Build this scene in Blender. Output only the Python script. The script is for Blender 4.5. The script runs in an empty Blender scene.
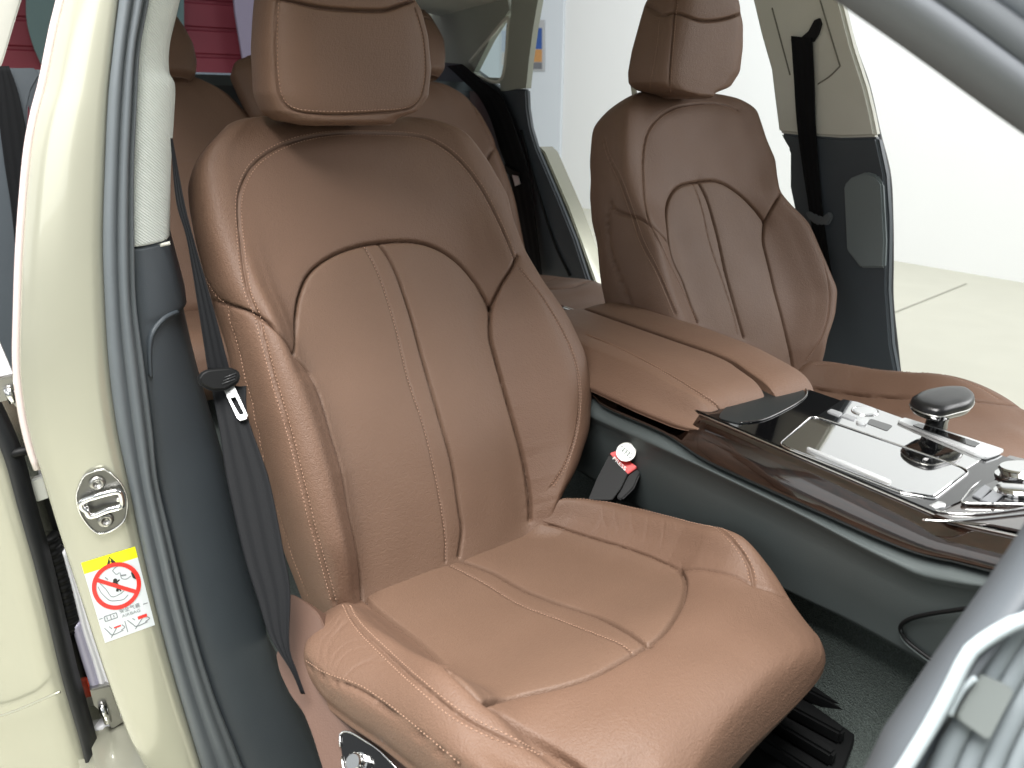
import bpy, bmesh, math, random
import numpy as np
from mathutils import Vector, Matrix, kdtree
random.seed(3); rng = np.random.default_rng(3)
SC = bpy.context.scene; COL = SC.collection
rad = np.radians

# ------------------------------------------------------------------ camera
CAM = np.array([.81, -.82, .565]); FPX = 790.
def cam_axes(yaw, pitch, roll):
    d = np.array([-np.cos(yaw)*np.cos(pitch), np.sin(yaw)*np.cos(pitch), -np.sin(pitch)])
    r = np.cross(d, [0, 0, 1]); r /= np.linalg.norm(r); u = np.cross(r, d)
    c, s = np.cos(roll), np.sin(roll)
    return d, c*r+s*u, -s*r+c*u
CD, CR, CU = cam_axes(rad(32.7), rad(19.15), rad(.5))
cam = bpy.data.cameras.new('camera'); camo = bpy.data.objects.new('camera', cam); COL.objects.link(camo)
camo.matrix_world = Matrix([[CR[0], CU[0], -CD[0], CAM[0]], [CR[1], CU[1], -CD[1], CAM[1]], [CR[2], CU[2], -CD[2], CAM[2]], [0, 0, 0, 1]])
cam.sensor_width = 36; cam.lens = 36*FPX/1024; cam.clip_start = .01; cam.clip_end = 200
cam.dof.use_dof = True; cam.dof.focus_distance = 1.15; cam.dof.aperture_fstop = 9.0
SC.camera = camo

# ------------------------------------------------------------------ light
W = bpy.data.worlds.new('World'); SC.world = W; W.use_nodes = True
_nt = W.node_tree; _bg = _nt.nodes['Background']
_tc = _nt.nodes.new('ShaderNodeTexCoord'); _sx = _nt.nodes.new('ShaderNodeSeparateXYZ'); _mr = _nt.nodes.new('ShaderNodeMapRange'); _cr = _nt.nodes.new('ShaderNodeValToRGB')
_mr.inputs[1].default_value = -1; _mr.inputs[2].default_value = 1
_cr.color_ramp.elements[0].position = .3; _cr.color_ramp.elements[0].color = (.10, .10, .095, 1)
_cr.color_ramp.elements[1].position = .85; _cr.color_ramp.elements[1].color = (.62, .65, .66, 1)
_e = _cr.color_ramp.elements.new(.52); _e.color = (.30, .32, .33, 1)
for _a, _b in ((_tc.outputs['Generated'], _sx.inputs[0]), (_sx.outputs[2], _mr.inputs[0]), (_mr.outputs[0], _cr.inputs[0]), (_cr.outputs[0], _bg.inputs[0])): _nt.links.new(_a, _b)
_bg.inputs[1].default_value = 1.0
def area(name, loc, target, sx, sy, power, col=(1, 1, 1)):
    l = bpy.data.lights.new(name, 'AREA'); l.shape = 'RECTANGLE'; l.size = sx; l.size_y = sy; l.energy = power; l.color = col
    o = bpy.data.objects.new(name, l); COL.objects.link(o); o.location = loc
    o.rotation_euler = (Vector(target)-Vector(loc)).to_track_quat('-Z', 'Y').to_euler()
    return o
area('added_rear_fill', (-2.6, -5.0, 1.7), (.2, 0, .2), 4.5, 2.6, 34)  # added unseen lamp, gives the wood trim a bright reflection
area('added_far_door_fill', (1.0, 2.0, 1.25), (-.15, .3, .35), 1.6, 1.0, 38)  # added unseen fill on the driver seat, in place of white wall bounce
area('studio_front_softbox', (1.7, -3.6, 1.5), (-.2, .1, .35), 2.4, 1.6, 26)
area('studio_ceiling_light', (.45, -.85, 2.0), (.42, -.70, .0), 1.4, 1.5, 212, (1, .98, .95))
area('studio_side_light', (-2.4, 2.9, 2.9), (-3.0, 4.9, 1.3), 9.0, 1.4, 150)
SC.view_settings.view_transform = 'Standard'; SC.view_settings.look = 'None'
SC.view_settings.exposure = 0; SC.view_settings.gamma = 1

# ------------------------------------------------------------------ photo rays meeting real surfaces
def ray(x, y): return CD + CR*((x-512)/FPX) - CU*((y-384)/FPX)
def hit(x, y, n, c):
    v = ray(x, y); n = np.asarray(n, float)
    return CAM + v*((c-n@CAM)/(n@v))
def dep(x, y, t): return CAM + ray(x, y)*t
def proj(P):
    q = P-CAM; z = q@CD
    return np.stack([512+FPX*(q@CR)/z, 384-FPX*(q@CU)/z], -1), z
def spline(p, n=60, closed=False):
    p = np.asarray(p, float)
    if len(p) == 2 and not closed: return p[0]+(p[1]-p[0])*np.linspace(0, 1, n)[:, None]
    if closed: q = np.vstack([p[-1], p, p[0], p[1]])
    else: q = np.vstack([2*p[0]-p[1], p, 2*p[-1]-p[-2]])
    m = len(q)-3; d = np.linalg.norm(np.diff(q, axis=0), axis=1)[1:1+m]; cum = np.concatenate([[0], np.cumsum(d)])
    s = np.linspace(0, cum[-1], n, endpoint=not closed)
    k = np.clip(np.searchsorted(cum, s, side='right')-1, 0, m-1); t = ((s-cum[k])/np.maximum(d[k], 1e-9))[:, None]
    a, b, c, e = q[k], q[k+1], q[k+2], q[k+3]
    return .5*((2*b)+(-a+c)*t+(2*a-5*b+4*c-e)*t**2+(-a+3*b-3*c+e)*t**3)
def on(px, n, c, cnt=60): return np.array([hit(x, y, n, c) for x, y in spline(px, cnt)])
def ext(px, y0=-110, y1=880):
    p = [tuple(a) for a in px]
    (xa, ya), (xb, yb) = p[0], p[1]
    if ya > y0: p = [(xa+(xb-xa)*(y0-ya)/(yb-ya), y0)]+p
    (xa, ya), (xb, yb) = p[-2], p[-1]
    if yb < y1: p = p+[(xb+(xb-xa)*(y1-yb)/(yb-ya), y1)]
    return p
def z_resample(P, zs):
    o = np.argsort(P[:, 2]); P = P[o]
    return np.stack([np.interp(zs, P[:, 2], P[:, 0]), np.interp(zs, P[:, 2], P[:, 1]), zs], -1)

# ------------------------------------------------------------------ materials
def lin(r, g, b):
    f = lambda c: (c/255/12.92) if c/255 <= .04045 else ((c/255+.055)/1.055)**2.4
    return (f(r), f(g), f(b), 1)
def mat(name, col, rough=.5, metal=0, grain=0, scale=400, var=0, vscale=20, coat=0, spec=.5, kind='noise', rvar=0, sheen=0):
    m = bpy.data.materials.new(name); m.use_nodes = True; nt = m.node_tree; b = nt.nodes['Principled BSDF']
    c = col if len(col) == 4 else lin(*col)
    b.inputs['Base Color'].default_value = c; b.inputs['Roughness'].default_value = rough; b.inputs['Metallic'].default_value = metal
    b.inputs['Coat Weight'].default_value = coat; b.inputs['Coat Roughness'].default_value = .04; b.inputs['Specular IOR Level'].default_value = spec
    if sheen: b.inputs['Sheen Weight'].default_value = sheen
    tc = nt.nodes.new('ShaderNodeTexCoord')
    def noise(s, d=3):
        n = nt.nodes.new('ShaderNodeTexNoise'); n.inputs['Scale'].default_value = s; n.inputs['Detail'].default_value = d
        nt.links.new(tc.outputs['Object'], n.inputs['Vector']); return n
    if var:
        n = noise(vscale, 5); mx = nt.nodes.new('ShaderNodeMix'); mx.data_type = 'RGBA'
        mx.inputs[6].default_value = tuple(v*(1-var) for v in c[:3])+(1,); mx.inputs[7].default_value = tuple(min(1, v*(1+var)) for v in c[:3])+(1,)
        nt.links.new(n.outputs['Fac'], mx.inputs[0]); nt.links.new(mx.outputs[2], b.inputs['Base Color'])
    if rvar:
        n = noise(vscale*1.7, 4); mr = nt.nodes.new('ShaderNodeMapRange'); mr.inputs[3].default_value = rough-rvar; mr.inputs[4].default_value = rough+rvar
        nt.links.new(n.outputs['Fac'], mr.inputs[0]); nt.links.new(mr.outputs[0], b.inputs['Roughness'])
    if grain:
        bp = nt.nodes.new('ShaderNodeBump'); bp.inputs['Strength'].default_value = 1; bp.inputs['Distance'].default_value = grain
        if kind == 'leather':
            v = nt.nodes.new('ShaderNodeTexVoronoi'); v.inputs['Scale'].default_value = scale; nt.links.new(tc.outputs['Object'], v.inputs['Vector'])
            n = noise(scale*.35, 4); ad = nt.nodes.new('ShaderNodeMath'); ad.operation = 'MULTIPLY_ADD'; ad.inputs[1].default_value = -.7
            nt.links.new(v.outputs['Distance'], ad.inputs[0]); nt.links.new(n.outputs['Fac'], ad.inputs[2]); nt.links.new(ad.outputs[0], bp.inputs['Height'])
        elif kind == 'weave':
            w1 = nt.nodes.new('ShaderNodeTexWave'); w1.inputs['Scale'].default_value = scale; w1.bands_direction = 'Z'; mp = nt.nodes.new('ShaderNodeMapping'); mp.inputs['Rotation'].default_value = (rad(42), 0, 0)
            nt.links.new(tc.outputs['Object'], mp.inputs[0]); nt.links.new(mp.outputs[0], w1.inputs['Vector']); nt.links.new(w1.outputs['Fac'], bp.inputs['Height'])
        else:
            nt.links.new(noise(scale, 3).outputs['Fac'], bp.inputs['Height'])
        nt.links.new(bp.outputs[0], b.inputs['Normal'])
    return m
LEA = mat('brown_leather', (100, 77, 63), .56, grain=.00055, scale=620, var=.10, vscale=9, kind='leather', rvar=.05, spec=.32)
LEB = mat('brown_leather_insert', (100, 78, 64), .57, grain=.0005, scale=560, var=.08, vscale=12, kind='leather', rvar=.05, spec=.32)
THR = mat('tan_thread', (158, 126, 106), .7)
THD = mat('brown_thread', (112, 74, 56), .7)
BRT = mat('brown_plastic', (82, 60, 49), .5, grain=.0002, scale=500)
DKT = mat('slate_plastic', (66, 73, 79), .48, grain=.00025, scale=700, var=.06)
GRP = mat('dark_grey_plastic', (66, 72, 72), .55, spec=.35, grain=.0002, scale=700, var=.05)
BLK = mat('black_plastic', (9, 10, 11), .55, spec=.25)
BLG = mat('gloss_black', (8, 8, 9), .05, coat=.6, var=.02)
RUB = mat('grey_rubber', (86, 92, 96), .5, grain=.0001, scale=300, var=.08, vscale=30)
RUD = mat('black_rubber', (26, 28, 30), .55, grain=.0001, scale=300)
PNT = mat('beige_paint', (164, 164, 148), .26, metal=.4, coat=.9, var=.05, vscale=6)
FAB = mat('light_weave_fabric', (206, 212, 207), .85, grain=.0005, scale=115, kind='weave')
LTR = mat('light_grey_trim', (204, 204, 194), .7, grain=.0002, scale=500, var=.03)
BEL = mat('belt_webbing', (20, 21, 23), .7, spec=.12, grain=.0003, scale=600)
MET = mat('brushed_metal', (168, 167, 163), .32, metal=1, var=.06, vscale=60)
CHR = mat('chrome', (225, 225, 225), .08, metal=1)
SLV = mat('satin_silver', (205, 207, 208), .3, metal=.7)
RED = mat('red_plastic', (205, 25, 25), .4)
WHT = mat('white_plastic', (232, 234, 230), .4)
CAR = mat('carpet', (66, 74, 71), .95, grain=.006, scale=520, var=.9, vscale=480)
LBL = mat('sticker_white', (204, 210, 214), .4); LBY = mat('sticker_yellow', (235, 235, 0), .4); LBR = mat('sticker_red', (220, 35, 28), .4)
LBK = mat('sticker_black', (24, 24, 26), .5); LBG = mat('sticker_grey', (120, 126, 130), .5)

# ------------------------------------------------------------------ object helpers
def tagp(o, label=None, cat=None, group=None, kind=None):
    for k, v in (('label', label), ('category', cat), ('group', group), ('kind', kind)):
        if v: o[k] = v
    return o
def thing(name, label, cat, loc=(0, 0, 0), group=None):
    o = bpy.data.objects.new(name, None); COL.objects.link(o); o.location = loc; o.empty_display_size = .05
    return tagp(o, label, cat, group)
def origin(p):
    o = np.zeros(3)
    while p is not None: o += np.array(p.location); p = p.parent
    return o
def mesh(name, V, Fc, m, parent=None, smooth=True, label=None):
    V = np.asarray(V, float); me = bpy.data.meshes.new(name)
    me.from_pydata((V-origin(parent)).tolist(), [], [list(map(int, f)) for f in Fc]); me.materials.append(m)
    if smooth: me.polygons.foreach_set('use_smooth', [True]*len(me.polygons))
    me.update(); o = bpy.data.objects.new(name, me); COL.objects.link(o); o.parent = parent
    if label: o['label'] = label
    return o
def joinm(parts):
    V, Fc, k = [], [], 0
    for v, f in parts:
        V.append(np.asarray(v, float)); Fc += [[i+k for i in q] for q in f]; k += len(v)
    return np.vstack(V), Fc
def grid_faces(nv, ns, closed):
    i = np.arange(nv-1)[:, None]*ns; j = np.arange(ns if closed else ns-1)[None]; k = (j+1) % ns
    return np.stack([i+j, i+k, i+ns+k, i+ns+j], -1).reshape(-1, 4)
def loft(lines, closed=True, caps=True):
    """lines: list of equally long polylines; the profile runs across the list."""
    P = np.stack(lines, 1); n, s = P.shape[:2]
    f = grid_faces(n, s, closed).tolist()
    if closed and caps: f += [list(range(s))[::-1], [(n-1)*s+i for i in range(s)]]
    return P.reshape(-1, 3), f
def tube(path, r, seg=10, caps=True, rad_fn=None):
    P = np.asarray(path, float); T = np.gradient(P, axis=0); T /= np.linalg.norm(T, axis=1)[:, None]+1e-12
    a = np.array([0, 0, 1.]) if abs(T[0][2]) < .9 else np.array([1., 0, 0]); N = np.cross(T[0], a); N /= np.linalg.norm(N); rows = []
    for i in range(len(P)):
        N = N-T[i]*(N@T[i]); N /= np.linalg.norm(N); B = np.cross(T[i], N); an = np.linspace(0, 2*np.pi, seg, endpoint=False)
        rr = r if rad_fn is None else r*rad_fn(i/(len(P)-1))
        rows.append(P[i]+rr*(np.cos(an)[:, None]*N+np.sin(an)[:, None]*B))
    V = np.vstack(rows); f = grid_faces(len(P), seg, True).tolist()
    if caps: f += [list(range(seg))[::-1], [(len(P)-1)*seg+i for i in range(seg)]]
    return V, f
def prism(poly, d, bev=.0, seg=2):
    """solid from a 3D outline pushed along d, edges rounded"""
    bm = bmesh.new(); d = Vector(d); vs = [bm.verts.new(Vector(p)) for p in poly]; f = bm.faces.new(vs)
    r = bmesh.ops.extrude_face_region(bm, geom=[f]); bmesh.ops.translate(bm, vec=d, verts=[v for v in r['geom'] if isinstance(v, bmesh.types.BMVert)])
    bmesh.ops.recalc_face_normals(bm, faces=bm.faces)
    if bev: bmesh.ops.bevel(bm, geom=[e for e in bm.edges if len(e.link_faces) == 2 and e.calc_face_angle() > .5], offset=bev, segments=seg, affect='EDGES', clamp_overlap=True)
    bm.verts.index_update(); V = np.array([v.co for v in bm.verts]); F = [[v.index for v in f.verts] for f in bm.faces]; bm.free()
    return V, F
def smooth_by_angle(o, a=35):
    me = o.data; me.polygons.foreach_set('use_smooth', [True]*len(me.polygons)); bm = bmesh.new(); bm.from_mesh(me)
    for e in bm.edges: e.smooth = not (len(e.link_faces) == 2 and e.calc_face_angle(0) > rad(a))
    bm.to_mesh(me); bm.free(); return o
def pm(name, poly, d, m, parent=None, bev=.0, seg=2, label=None):
    V, F = prism(poly, d, bev, seg); return smooth_by_angle(mesh(name, V, F, m, parent, label=label))
def roundpoly(p, r=.25, n=5):
    """round the corners of a 2D/3D polygon"""
    p = np.asarray(p, float); out = []
    for i in range(len(p)):
        a, b, c = p[i-1], p[i], p[(i+1) % len(p)]; s = b+(a-b)*r; e = b+(c-b)*r
        for t in np.linspace(0, 1, n): out.append((1-t)**2*s+2*t*(1-t)*b+t*t*e)
    return np.array(out)

# ------------------------------------------------------------------ upholstery: closed skins with sewn seams
class Frame:
    def __init__(s, o, ax, lat, nor): s.o, s.a, s.l, s.n = (np.array(v, float) for v in (o, ax, lat, nor))
    def pt(s, a, l, w): return s.o+np.multiply.outer(a, s.a)+np.multiply.outer(l, s.l)+np.multiply.outer(w, s.n)
    def px(s, pts, w):
        out = []
        for x, y in pts:
            P = hit(x, y, s.n, s.n@s.o+w)-s.o; out.append((P@s.a, P@s.l))
        return np.array(out)
def back_frame(x0, yc, z0, rec, yaw=0):
    r, k = rad(rec), rad(yaw); f = np.array([np.cos(k), np.sin(k), 0]); zz = np.array([0, 0, 1.])
    return Frame((x0, yc, z0), -f*np.sin(r)+zz*np.cos(r), (-np.sin(k), np.cos(k), 0), f*np.cos(r)+zz*np.sin(r))
def cush_frame(x0, yc, z0, tilt, yaw=0):
    r, k = rad(tilt), rad(yaw); f = np.array([np.cos(k), np.sin(k), 0]); zz = np.array([0, 0, 1.])
    return Frame((x0, yc, z0), f*np.cos(r)+zz*np.sin(r), (-np.sin(k), np.cos(k), 0), -f*np.sin(r)+zz*np.cos(r))
def edge_fn(pts):
    """outline as lateral position against distance along the axis"""
    p = np.asarray(sorted(map(tuple, pts))); return lambda a: np.interp(a, p[:, 0], p[:, 1])
def skin(fr, A, left, right, ring, mid, squash, ns=300, smooth=6):
    L, R = left(A), right(A)
    k = np.ones(smooth)/smooth
    if smooth > 1:
        pad = smooth; L = np.convolve(np.pad(L, pad, 'edge'), k, 'same')[pad:-pad]; R = np.convolve(np.pad(R, pad, 'edge'), k, 'same')[pad:-pad]
    rows = []
    for i, a in enumerate(A):
        c = spline(ring(a), ns, closed=True)
        q, w = c[:, 0], c[:, 1]; h = (R[i]-L[i])/2; m = (R[i]+L[i])/2; e = squash(a)
        lat = m+q*h*(1-(1-e)*.12); rows.append(fr.pt(np.full(ns, a), lat, mid+(w-mid)*e))
    return np.array(rows)
def grid_normals(P, out):
    du = np.gradient(P, axis=0); Pn = np.concatenate([P[:, -1:], P, P[:, :1]], 1); dv = (Pn[:, 2:]-Pn[:, :-2])
    N = np.cross(du, dv); N /= np.linalg.norm(N, axis=2)[..., None]+1e-12
    c = P.mean((0, 1))
    if (N*(P-c)).sum() < 0: N = -N
    return N
def trace(P, N, px, step=1.2, sm=9):
    """carry a seam seen in the photo onto the skin"""
    p = spline(px, 400); L = np.linalg.norm(np.diff(p, axis=0), axis=1).sum(); p = spline(px, max(12, int(L/step)))
    V, Nn = P.reshape(-1, 3), N.reshape(-1, 3); vis = ((CAM-V)*Nn).sum(1) > .02
    V, Nn = V[vis], Nn[vis]; uv, z = proj(V); out, nn = [], []
    for x, y in p:
        d = (uv[:, 0]-x)**2+(uv[:, 1]-y)**2; c = np.argsort(d)[:6]
        if d[c[0]] > 500: continue
        j = c[np.argmin(d[c]+z[c]*4)]
        r = ray(x, y); t = ((V[j]-CAM)@Nn[j])/(r@Nn[j]); H = CAM+r*t
        if np.linalg.norm(H-V[j]) > .012: H = V[j]
        out.append(H); nn.append(Nn[j])
    out, nn = np.array(out), np.array(nn)
    if len(out) > sm*2:
        k = np.ones(sm)/sm; h = sm//2
        S = lambda a: np.stack([np.convolve(np.pad(a[:, i], h, 'reflect', reflect_type='odd'), k, 'valid') for i in range(3)], 1)
        out, nn = S(out), S(nn)
    return out, nn/np.linalg.norm(nn, axis=1)[:, None]
def inside(poly, pts):
    x, y = pts[:, 0], pts[:, 1]; r = np.zeros(len(pts), bool); n = len(poly)
    for i in range(n):
        x1, y1 = poly[i]; x2, y2 = poly[(i+1) % n]
        c = ((y1 > y) != (y2 > y)); r ^= c & (x < (x2-x1)*(y-y1)/((y2-y1) if y2 != y1 else 1e-9)+x1)
    return r
SEAM = dict(side=(.0075, .0022, .003, .012), seam=(.0080, .0020, .003, .012), twin=(.0042, .0013, .0022, .010), top=(.0020, .0016, .0008, .01), crease=(.0005, .0016, 0, .01), pipe=(-.0016, .0016, .001, .02), fold=(.0075, .0026, .004, .016))
def upholster(name, P, seams, m, parent, regions=(), stitchmat=None, scale=1.0, lump=.0016, thread=True, label=None):
    """seams: (kind, pixels, stitch offsets). regions: (name, pixel polygon, material)"""
    nv, ns = P.shape[:2]; N = grid_normals(P, None); V = P.reshape(-1, 3).copy(); Nf = N.reshape(-1, 3)
    D = np.zeros(len(V)); lines = []
    for kind, px, offs in seams:
        g, sg, pl, pL = SEAM[kind]; L, Ln = trace(P, N, px, sm=33 if kind == 'side' else 9)
        if len(L) < 6: continue
        lines.append((L, Ln, offs)); kd = kdtree.KDTree(len(L))
        for i, q in enumerate(L): kd.insert(q, i)
        kd.balance(); lo, hi = L.min(0)-.05, L.max(0)+.05; idx = np.where(((V > lo) & (V < hi)).all(1))[0]
        dd = np.array([kd.find(V[i])[2] for i in idx]); t = np.array([0.])
        D[idx] -= g*scale*np.exp(-(dd/(sg*scale))**2)+pl*scale*np.exp(-dd/(pL*scale))
    q = V*1.0
    for f, a in ((14, lump), (33, lump*.45)):
        ph = rng.uniform(0, 6, 9)
        D += a*(np.sin(q[:, 0]*f+ph[0]+1.7*np.sin(q[:, 1]*f*.8+ph[1]))*np.sin(q[:, 1]*f+ph[2]+1.3*np.sin(q[:, 2]*f+ph[3]))*np.sin(q[:, 2]*f*.9+ph[4]))
    V = V+Nf*D[:, None]; F = grid_faces(nv, ns, True)
    reg = np.zeros(len(F), int); cen = P.reshape(-1, 3)[F].mean(1); cn = Nf[F].mean(1); vis = ((CAM-cen)*cn).sum(1) > -.01; uv, _ = proj(cen)
    for k, (rn, poly, rm) in enumerate(regions, 1):
        reg[vis & inside(np.asarray(poly), uv)] = k
    body = None
    for k in range(len(regions)+1):
        f = F[reg == k]
        if not len(f): continue
        used, inv = np.unique(f, return_inverse=True); Vk = V[used]; fl = inv.reshape(-1, 4).tolist()
        if k == 0:
            pos = {u: i for i, u in enumerate(used)}
            for row in (range(ns), range((nv-1)*ns, nv*ns)):
                if all(r in pos for r in row): fl.append([pos[r] for r in row])
            body = mesh(name, Vk, fl, m, parent, label=label)
        else: mesh(regions[k-1][0], Vk, fl, regions[k-1][2], body)
    if thread and lines:
        kd = kdtree.KDTree(len(V))
        for i, q in enumerate(V): kd.insert(q, i)
        kd.balance()
        for L, Ln, offs in lines:
            s = np.concatenate([[0], np.cumsum(np.linalg.norm(np.diff(L, axis=0), axis=1))])
            for off in offs:
                parts = []
                at = np.arange(.003, s[-1]-.002, .0047*scale); C = np.stack([np.interp(at, s, L[:, i]) for i in range(3)], 1); Cn = np.stack([np.interp(at, s, Ln[:, i]) for i in range(3)], 1)
                T = np.gradient(C, axis=0); T /= np.linalg.norm(T, axis=1)[:, None]+1e-12
                S = np.cross(Cn, T); C = C+S*off*scale
                for c, n, t, sd in zip(C, Cn, T, S):
                    co, i, d = kd.find(c)
                    if d > .01: continue
                    n = Nf[i]; c = c-n*((c-np.array(co))@n)+n*.0003
                    a, b, h = .0018*scale, .00072*scale, .0007*scale
                    parts.append((np.array([c-t*a, c+sd*b, c+t*a, c-sd*b, c+n*h, c-n*h]), [(0, 1, 4), (1, 2, 4), (2, 3, 4), (3, 0, 4), (1, 0, 5), (2, 1, 5), (3, 2, 5), (0, 3, 5)]))
                if parts:
                    v, f = joinm(parts); mesh('stitching', v, f, stitchmat or THR, body)
    return body
def squash_fn(a0, a1, b0, b1, p=2.2, lo=.06):
    """thickness factor: rises a0..a1, falls b0..b1"""
    def f(a):
        e = 1
        if a < a1: e = (1-min(1, (a1-a)/(a1-a0))**p)**(1/p)
        if a > b0: e = min(e, (1-min(1, (a-b0)/(b1-b0))**p)**(1/p))
        return max(e, lo)
    return f
def rows(a0, a1, n, ends=.12):
    t = np.linspace(0, 1, n); return a0+(a1-a0)*((1-ends)*t+ends*(1-np.cos(np.pi*t))/2)
def bump(x, c, w): return np.exp(-((x-c)/w)**2)
def ramp(x, a, b): t = np.clip((x-a)/(b-a), 0, 1); return t*t*(3-2*t)

# ------------------------------------------------------------------ setting: floor, walls
def box(lo, hi): 
    x0, y0, z0 = lo; x1, y1, z1 = hi
    return prism([(x0, y0, z0), (x1, y0, z0), (x1, y1, z0), (x0, y1, z0)], (0, 0, z1-z0))
FZ = -.6
WALL = mat('white_wall', (243, 245, 245), .8, grain=.0005, scale=40, var=.015, vscale=1.5)
WALB = mat('cool_white_panel', (226, 233, 240), .7, var=.015, vscale=1.5)
FLO = mat('pale_concrete', (206, 205, 190), .55, grain=.0006, scale=60, var=.06, vscale=3, rvar=.1)
o = mesh('floor', [(-14, -8, FZ), (8, -8, FZ), (8, 9, FZ), (-14, 9, FZ)], [(0, 1, 2, 3)], FLO, smooth=False); tagp(o, kind='structure')
wy = hit(890, 260, (0, 0, 1), FZ)[1]
V, F = box((-14, wy, FZ), (8, wy+.15, 4.6)); o = mesh('wall', V, F, WALL, smooth=False)
tagp(o, 'plain white painted wall behind the far side of the car', 'wall')
a = hit(561, 100, (0, 1, 0), wy-.03)[0]
V, F = box((-14, wy-.03, FZ+.004), (a, wy-.004, 4.5)); o = mesh('wall_panel', V, F, WALB, smooth=False)
tagp(o, 'cool white panel covering the wall behind the rear door opening', 'wall panel')
j = [hit(x, y, (0, 0, 1), FZ+.004) for x, y in ((880, 318), (945, 292))]; dj_ = (j[1]-j[0]); nj = np.array([-dj_[1], dj_[0], 0])/np.linalg.norm(dj_)*.006; j0, j1 = j[0]-dj_*.5, j[1]+dj_*.4
o = mesh('floor_joint', [j0-nj, j0+nj, j1+nj, j1-nj], [(0, 1, 2, 3)], mat('joint_grey', (172, 170, 158), .7), smooth=False); tagp(o, kind='structure')
t = thing('poster', 'small framed poster, blue above orange, on the white panel', 'poster', hit(536, 48, (0, 1, 0), wy-.04))
c = [hit(x, y, (0, 1, 0), wy-.034) for x, y in ((519, 20), (545, 20), (545, 71), (519, 71))]
pm('frame', c, (0, -.012, 0), mat('poster_frame', (190, 192, 195), .5), t, .002)
def flatquad(px, n, c, off): return [hit(x, y, n, c) for x, y in px]
for nm, px, col in (('picture', ((521, 28), (542, 28), (542, 49), (521, 49)), (48, 90, 165)), ('picture', ((521, 49.5), (542, 49.5), (542, 62), (521, 62)), (205, 150, 90)), ('caption_strip', ((521, 62.5), (542, 62.5), (542, 69), (521, 69)), (120, 122, 128))):
    pm(nm, [hit(x, y, (0, 1, 0), wy-.0465) for x, y in px], (0, -.002, 0), mat(nm+'_ink', col, .5, var=.25, vscale=25), t)
RW = mat('red_shutter', (112, 26, 42), .6, var=.08, vscale=4)
t = thing('roller_shutter', 'red shutter with horizontal joints seen through the rear window', 'shutter', (-4.6, .3, FZ))
V, F = box((-4.7, -3.2, FZ), (-4.62, 2.2, 3.0)); body = mesh('shutter_curtain', V, F, RW, t, smooth=False)
parts = []
for k in range(22):
    z = FZ+.12+k*.15; parts.append(prism([(-4.62, -3.2, z), (-4.607, -3.2, z+.008), (-4.607, -3.2, z+.128), (-4.62, -3.2, z+.136)], (0, 5.4, 0)))
V, F = joinm(parts); mesh('slat_faces', V, F, RW, t, smooth=False)
# grey green board with curved edge
X4 = (1, 0, 0)
c = [(27, -40), (26, 0), (27, 22), (33, 45), (41, 64), (80, 64), (160, 64), (184, 64), (184, -40)]
o = pm('grey_board', [hit(x, y, X4, -4.45) for x, y in spline(c[:5], 14)]+[hit(x, y, X4, -4.45) for x, y in c[5:]], (-.03, 0, 0), mat('grey_green_board', (70, 92, 92), .6, var=.1, vscale=5), None)
tagp(o, 'grey green board with curved edge in front of the red shutter', 'board')
o = pm('grey_curtain', [hit(x, y, X4, -4.4) for x, y in ((231, -40), (235, 12), (243, 60), (246, 90), (300, 90), (300, -40))], (-.03, 0, 0), mat('mauve_grey_cloth', (132, 122, 140), .8, var=.1, vscale=4), None)
tagp(o, 'mauve grey cloth hanging beside the red shutter', 'cloth')

# ------------------------------------------------------------------ car body
car = thing('car', 'beige painted car body with open doors around the brown leather seats', 'car', (-.2, 0, -.55))
XN = (1, 0, 0)
zs = np.linspace(-.52, .80, 440)
jl = [(68, 0), (60, 33), (50, 83), (42, 113), (35, 150), (30, 200), (26, 256), (24, 310), (23, 365), (28, 412), (37, 452), (47, 480), (64, 536), (86, 604), (109, 675), (131, 735), (148, 768)]
jr = [(119, 0), (113, 50), (108, 100), (105, 167), (103, 240), (105, 302), (109, 365), (117, 427), (128, 480), (142, 547), (157, 611), (176, 682), (202, 768)]
sr = [(147, 0), (138, 50), (135, 100), (132, 167), (132, 240), (134, 302), (142, 365), (150, 427), (156, 480), (169, 536), (187, 611), (210, 690), (240, 768)]
fr_ = [(177, 0), (168, 40), (167, 70), (173, 85), (172, 117), (169, 167), (168, 233), (169, 243), (180, 284), (185, 306), (181, 313), (187, 343), (200, 396), (225, 480), (240, 536), (259, 607), (281, 679), (322, 768)]
JX, TX = -.16, -.20
def zline(px, x, cnt=300): return z_resample(on(ext(px), XN, x, cnt), zs)
A, B, S, T_ = zline(jl, JX-.025), zline(jr, JX), zline(sr, JX-.004), zline(fr_, TX-.02, 500)
def off(P, x=0, y=0): return P+np.array([x, y, 0])
jm = lambda t, bx: A*(1-t)+B*t+np.array([bx, 0, 0])
V, F = loft([off(A, -.13, -.002), off(A, -.012, -.004), off(A, -.003, -.002), A+0, jm(.08, .006), jm(.2, .010), jm(.5, .012), jm(.8, .010), jm(.93, .006), B+0, off(B, -.02, .004), off(B, -.13, .004)])
pillar = mesh('door_pillar', V, F, PNT, car)
# edge flange outside the pillar, its pinkish pale reflection put into the colour
e2 = off(A, -.012, -.006)[zs > .16][::4]; V, F = tube(e2, .0042, 8); mesh('edge_flange', V, F, mat('edge_reflection_tint', (198, 184, 182), .15, coat=1), pillar)
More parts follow.
